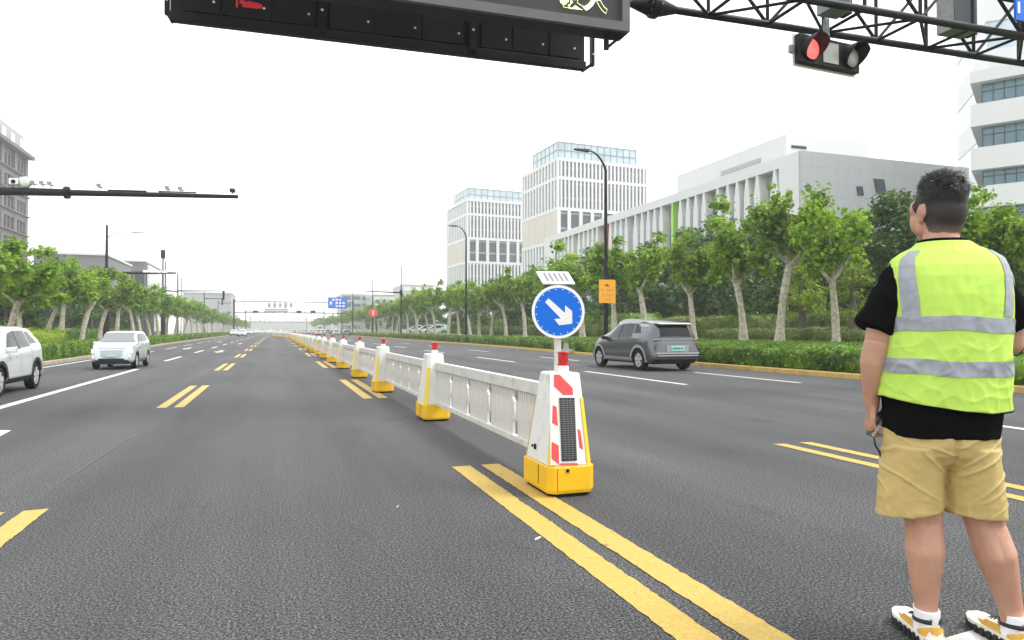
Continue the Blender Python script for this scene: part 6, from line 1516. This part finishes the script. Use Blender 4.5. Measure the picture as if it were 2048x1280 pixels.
# ---- shorts
b = MB()
def ell_ring(c, a, bb, n=36, zt=0, ph=0):
    return [(c[0]+a*math.cos(q), c[1]+bb*math.sin(q), c[2]+zt*math.cos(q)+ph*math.sin(q)) for q in np.linspace(0, 2*math.pi, n+1)[:-1]]
b.rings([ell_ring((0.003, 0, z), a, bb) for z, a, bb in ((.655, .10, .06), (.68, .165, .105), (.715, .193, .132), (.75, .200, .141), (.79, .198, .142), (.83, .190, .138), (.86, .182, .134))])
b.rings([ell_ring((-.106, .0, .490), .116, .110, zt=.018), ell_ring((-.104, 0, .55), .113, .112), ell_ring((-.099, 0, .64), .108, .122), ell_ring((-.092, 0, .74), .100, .132)])
b.rings([ell_ring((.119, .0, .488), .106, .108, zt=-.008), ell_ring((.114, 0, .55), .104, .112), ell_ring((.105, 0, .64), .102, .122), ell_ring((.094, 0, .74), .100, .132)])
def ridge(u, v, w, k=5): return (1-min(1, abs(vnoise(u, v, w))*2.2))**k
def sfold(p):
    x, y, z = p; s = 1 if x < .01 else -1; xx = (x-.008)*s; g_ = math.exp(-((z-.68)/.12)**2); lo = max(0, (.62-z)/.13)
    u = z*.86 + xx*.5; v = -z*.5 + xx*.86                      # creases running from the seat out and down the thigh
    c_ = ridge(u*17, v*4.2, y*5+s) * (.35+.8*g_) + .6*ridge(u*11+4, v*7, y*7+s*3)*(.3+.5*lo)
    t_ = ridge(x*16, z*3.5, y*6+9)*lo*.6
    return .0058*(c_+t_) - .0015 + .0028*vnoise(x*9, y*9, z*7) - .013*math.exp(-((x-.008)/.011)**2)*(y < 0)*max(0, min(1, (z-.6)/.1)) + .0016*vnoise(x*40, y*40, z*40)
shorts = remesh(b, 'shorts', M['shorts'], .0042, 10, sfold, man)
# ---- socks and shoes
for nm, (ax_, ay_), yaw in (('l', (-.050, 0.0), math.radians(3)), ('r', (.250, 0.0), math.radians(12))):
    foot = link('shoe', None, man, (ax_, ay_, 0)); foot.rotation_euler = (0, 0, yaw)
    prof = [(.0405, .02), (.0435, .055), (.0415, .075), (.0425, .092), (.0445, .112), (.0455, .128)]
    sk = MB().rings([[(r_*math.cos(q)*.95, -.004+r_*1.18*math.sin(q)+.012*(z < .06), z+.004*math.sin(q)) for q in np.linspace(0, 2*math.pi, 25)[:-1]] for r_, z in prof]).build('sock', M['sock'], man, smooth=60)
    sk.location = (ax_, ay_, 0); sk.rotation_euler = (0, 0, yaw)
    for s_ in (-1, 1):
        pts_ = [(-.010+.0*s_, -.0555, .104), (.004, -.0560, .098), (.016, -.0535, .094)]
    MB().tube([(-.012, -.0560, .107), (.002, -.0575, .100), (.014, -.0560, .0965)], [.0008, .0018, .0009], 6).build('sock_mark', M['shoe_black'], sk)
    def outline(k, e=0.0):                                # sole outline, heel to toe
        pts = []
        for y_, wl, wr in ((-.075, .010, .010), (-.070, .026, .026), (-.045, .037, .037), (0, .038, .036), (.06, .042, .038), (.12, .050, .046), (.165, .048, .044), (.195, .036, .034), (.212, .016, .018)):
            pts.append((y_, wl+e, wr+e))
        s_ = 1 if nm == 'l' else -1
        return [(-wl*s_ if s_ > 0 else wr, y_ + (e if y_ > .1 else -e), 0) for y_, wl, wr in pts] + [(wr if s_ > 0 else -wl, y_ + (e if y_ > .1 else -e), 0) for y_, wl, wr in pts[::-1]]
    o0, o1 = outline(0, .0), outline(0, .006)
    up = lambda pts, z, lift=.0: [(x, y_, z + lift*max(0, (y_-.12)/.1)**2) for x, y_, _ in pts]
    MB().rings([up(o0, .0, .02), up(o1, .008, .018), up(o1, .026, .016)]).build('outsole', M['shoe_black'], foot, smooth=40)
    for k in range(9):                                   # tread lugs
        y_ = -.06+.031*k; x_ = np.interp(y_, [-.07, 0, .12, .2], [.03, .042, .054, .036])
        for s_ in (-1, 1): MB().box(s_*x_-.006, s_*x_+.006, y_-.009, y_+.009, .004, .034).build('tread_lug', M['shoe_black'], foot, bevel=.002)
    MB().rings([up(outline(0, .004), .0262, .012), up(outline(0, .0045), .044, .006)]).build('midsole', M['shoe_cream'], foot, smooth=40)
    R = []
    for y_, w_, h_ in ((-.078, .012, .060), (-.072, .026, .082), (-.055, .034, .092), (-.02, .037, .090), (.02, .037, .090), (.05, .038, .086), (.08, .041, .076), (.12, .045, .064), (.16, .043, .056), (.19, .034, .050), (.208, .018, .042)):
        z0 = .040; hh = max(h_-z0, .004)
        R.append([(w_*math.cos(q)*(1 if math.sin(q) < .5 else .97), y_, z0 + hh*max(0, math.sin(q))**.75) for q in np.linspace(0, math.pi, 15)])
    MB().rings(R).build('upper', M['shoe_cream'], foot, smooth=60)
    P = []
    for v in np.linspace(0, 1, 5):
        row = []
        for q in np.linspace(math.radians(-150), math.radians(150), 26):
            rr = .0395+.003*v*(1-v)*4; row.append((rr*math.sin(q)*.98, -.034-rr*1.05*math.cos(q)+(.02 if abs(q) > 1.8 else 0)*v, .034+(.030+.022*math.cos(q))*v))
        P.append(row)
    MB().grid(P).build('heel_counter', M['shoe_yellow'], foot, smooth=60)
    MB().tube([(.042*math.sin(q)*.95, -.006-.052*math.cos(q), .088+.006*math.cos(q)) for q in np.linspace(-math.pi, math.pi, 36)], .008, 8, cap=False).build('collar', M['shoe_black'], foot, smooth=60)
    MB().bar((0, -.064, .080), (0, -.070, .108), .02, .004).build('pull_tab', M['shoe_cream'], foot)
    for k in range(4):
        y_ = .052+.020*k; z_ = .090-.0075*k; MB().tube([(-.022, y_, z_-.006), (0, y_+.006, z_+.001), (.022, y_, z_-.006)], .0028, 6).build('lace', M['shoe_black'], foot)
    MB().tube([(.0, .05, .094), (-.015, .045, .112), (.006, .055, .116), (.018, .048, .108), (0, .052, .096)], .002, 6).build('lace_bow', M['shoe_black'], foot)
    for s_ in (-1, 1):
        P = [[(s_*np.interp(y_, [-.04, 0, .08, .13], [.038, .040, .0445, .049]), y_+.03*v, .040+.034*v*(1-.35*(y_ > .06))) for y_ in np.linspace(.0, .10, 8)] for v in (0, .5, 1)]
        MB().grid(P).build('side_panel', M['shoe_yellow'], foot, smooth=60)
# ---- phone held in the left hand
cph = Vector(man.matrix_basis @ Vector((0, 0, 0)))
RM = Matrix.Rotation(-BEAR, 3, 'Z'); pw_ = Vector((mp[0], mp[1], 0)) + RM @ Vector((-.197, .055, .815))
ph = thing('phone', 'dark phone with pale edge and wrist strap in the left hand of the man', 'phone', pw_, -BEAR); ph.rotation_euler = (0, math.radians(30), -BEAR)
MB().box(-.004, .004, -.036, .036, -.062, .062).build('casing', M['dark_trim'], ph, bevel=.003); MB().box(-.0055, .0038, -.0375, -.0362, -.060, .060).build('edge', M['chrome'], ph)
MB().box(.0041, .0052, -.033, .033, -.058, .058).build('screen', M['car_glass'], ph); MB().hexa([(.006, -.034, -.01), (.024, -.030, -.006), (.024, .03, -.006), (.006, .034, -.01), (.006, -.034, .052), (.026, -.028, .044), (.026, .028, .044), (.006, .034, .052)]).build('holder', M['shoe_black'], ph, bevel=.006)
MB().tube([(.01, -.02, -.058), (.03, -.026, -.085), (.055, -.024, -.098), (.075, -.02, -.120)], [.003, .004, .004, .003], 6).build('strap', M['shoe_black'], ph, smooth=60)
# ================================================================== haze of the far distance (the sky lies outside)
hz = MB().box(-560, 700, -60, 1400, -1.2, 92).build('haze', None)
hm = bpy.data.materials.new('haze_air'); hm.use_nodes = True; t = hm.node_tree; t.nodes.clear()
v = t.nodes.new('ShaderNodeVolumePrincipled'); v.inputs['Color'].default_value = (.96, .97, .98, 1); v.inputs['Density'].default_value = .0008; v.inputs['Anisotropy'].default_value = .2
o = t.nodes.new('ShaderNodeOutputMaterial'); t.links.new(v.outputs[0], o.inputs['Volume'])
hz.data.materials.clear(); hz.data.materials.append(hm); kind(hz, 'stuff')
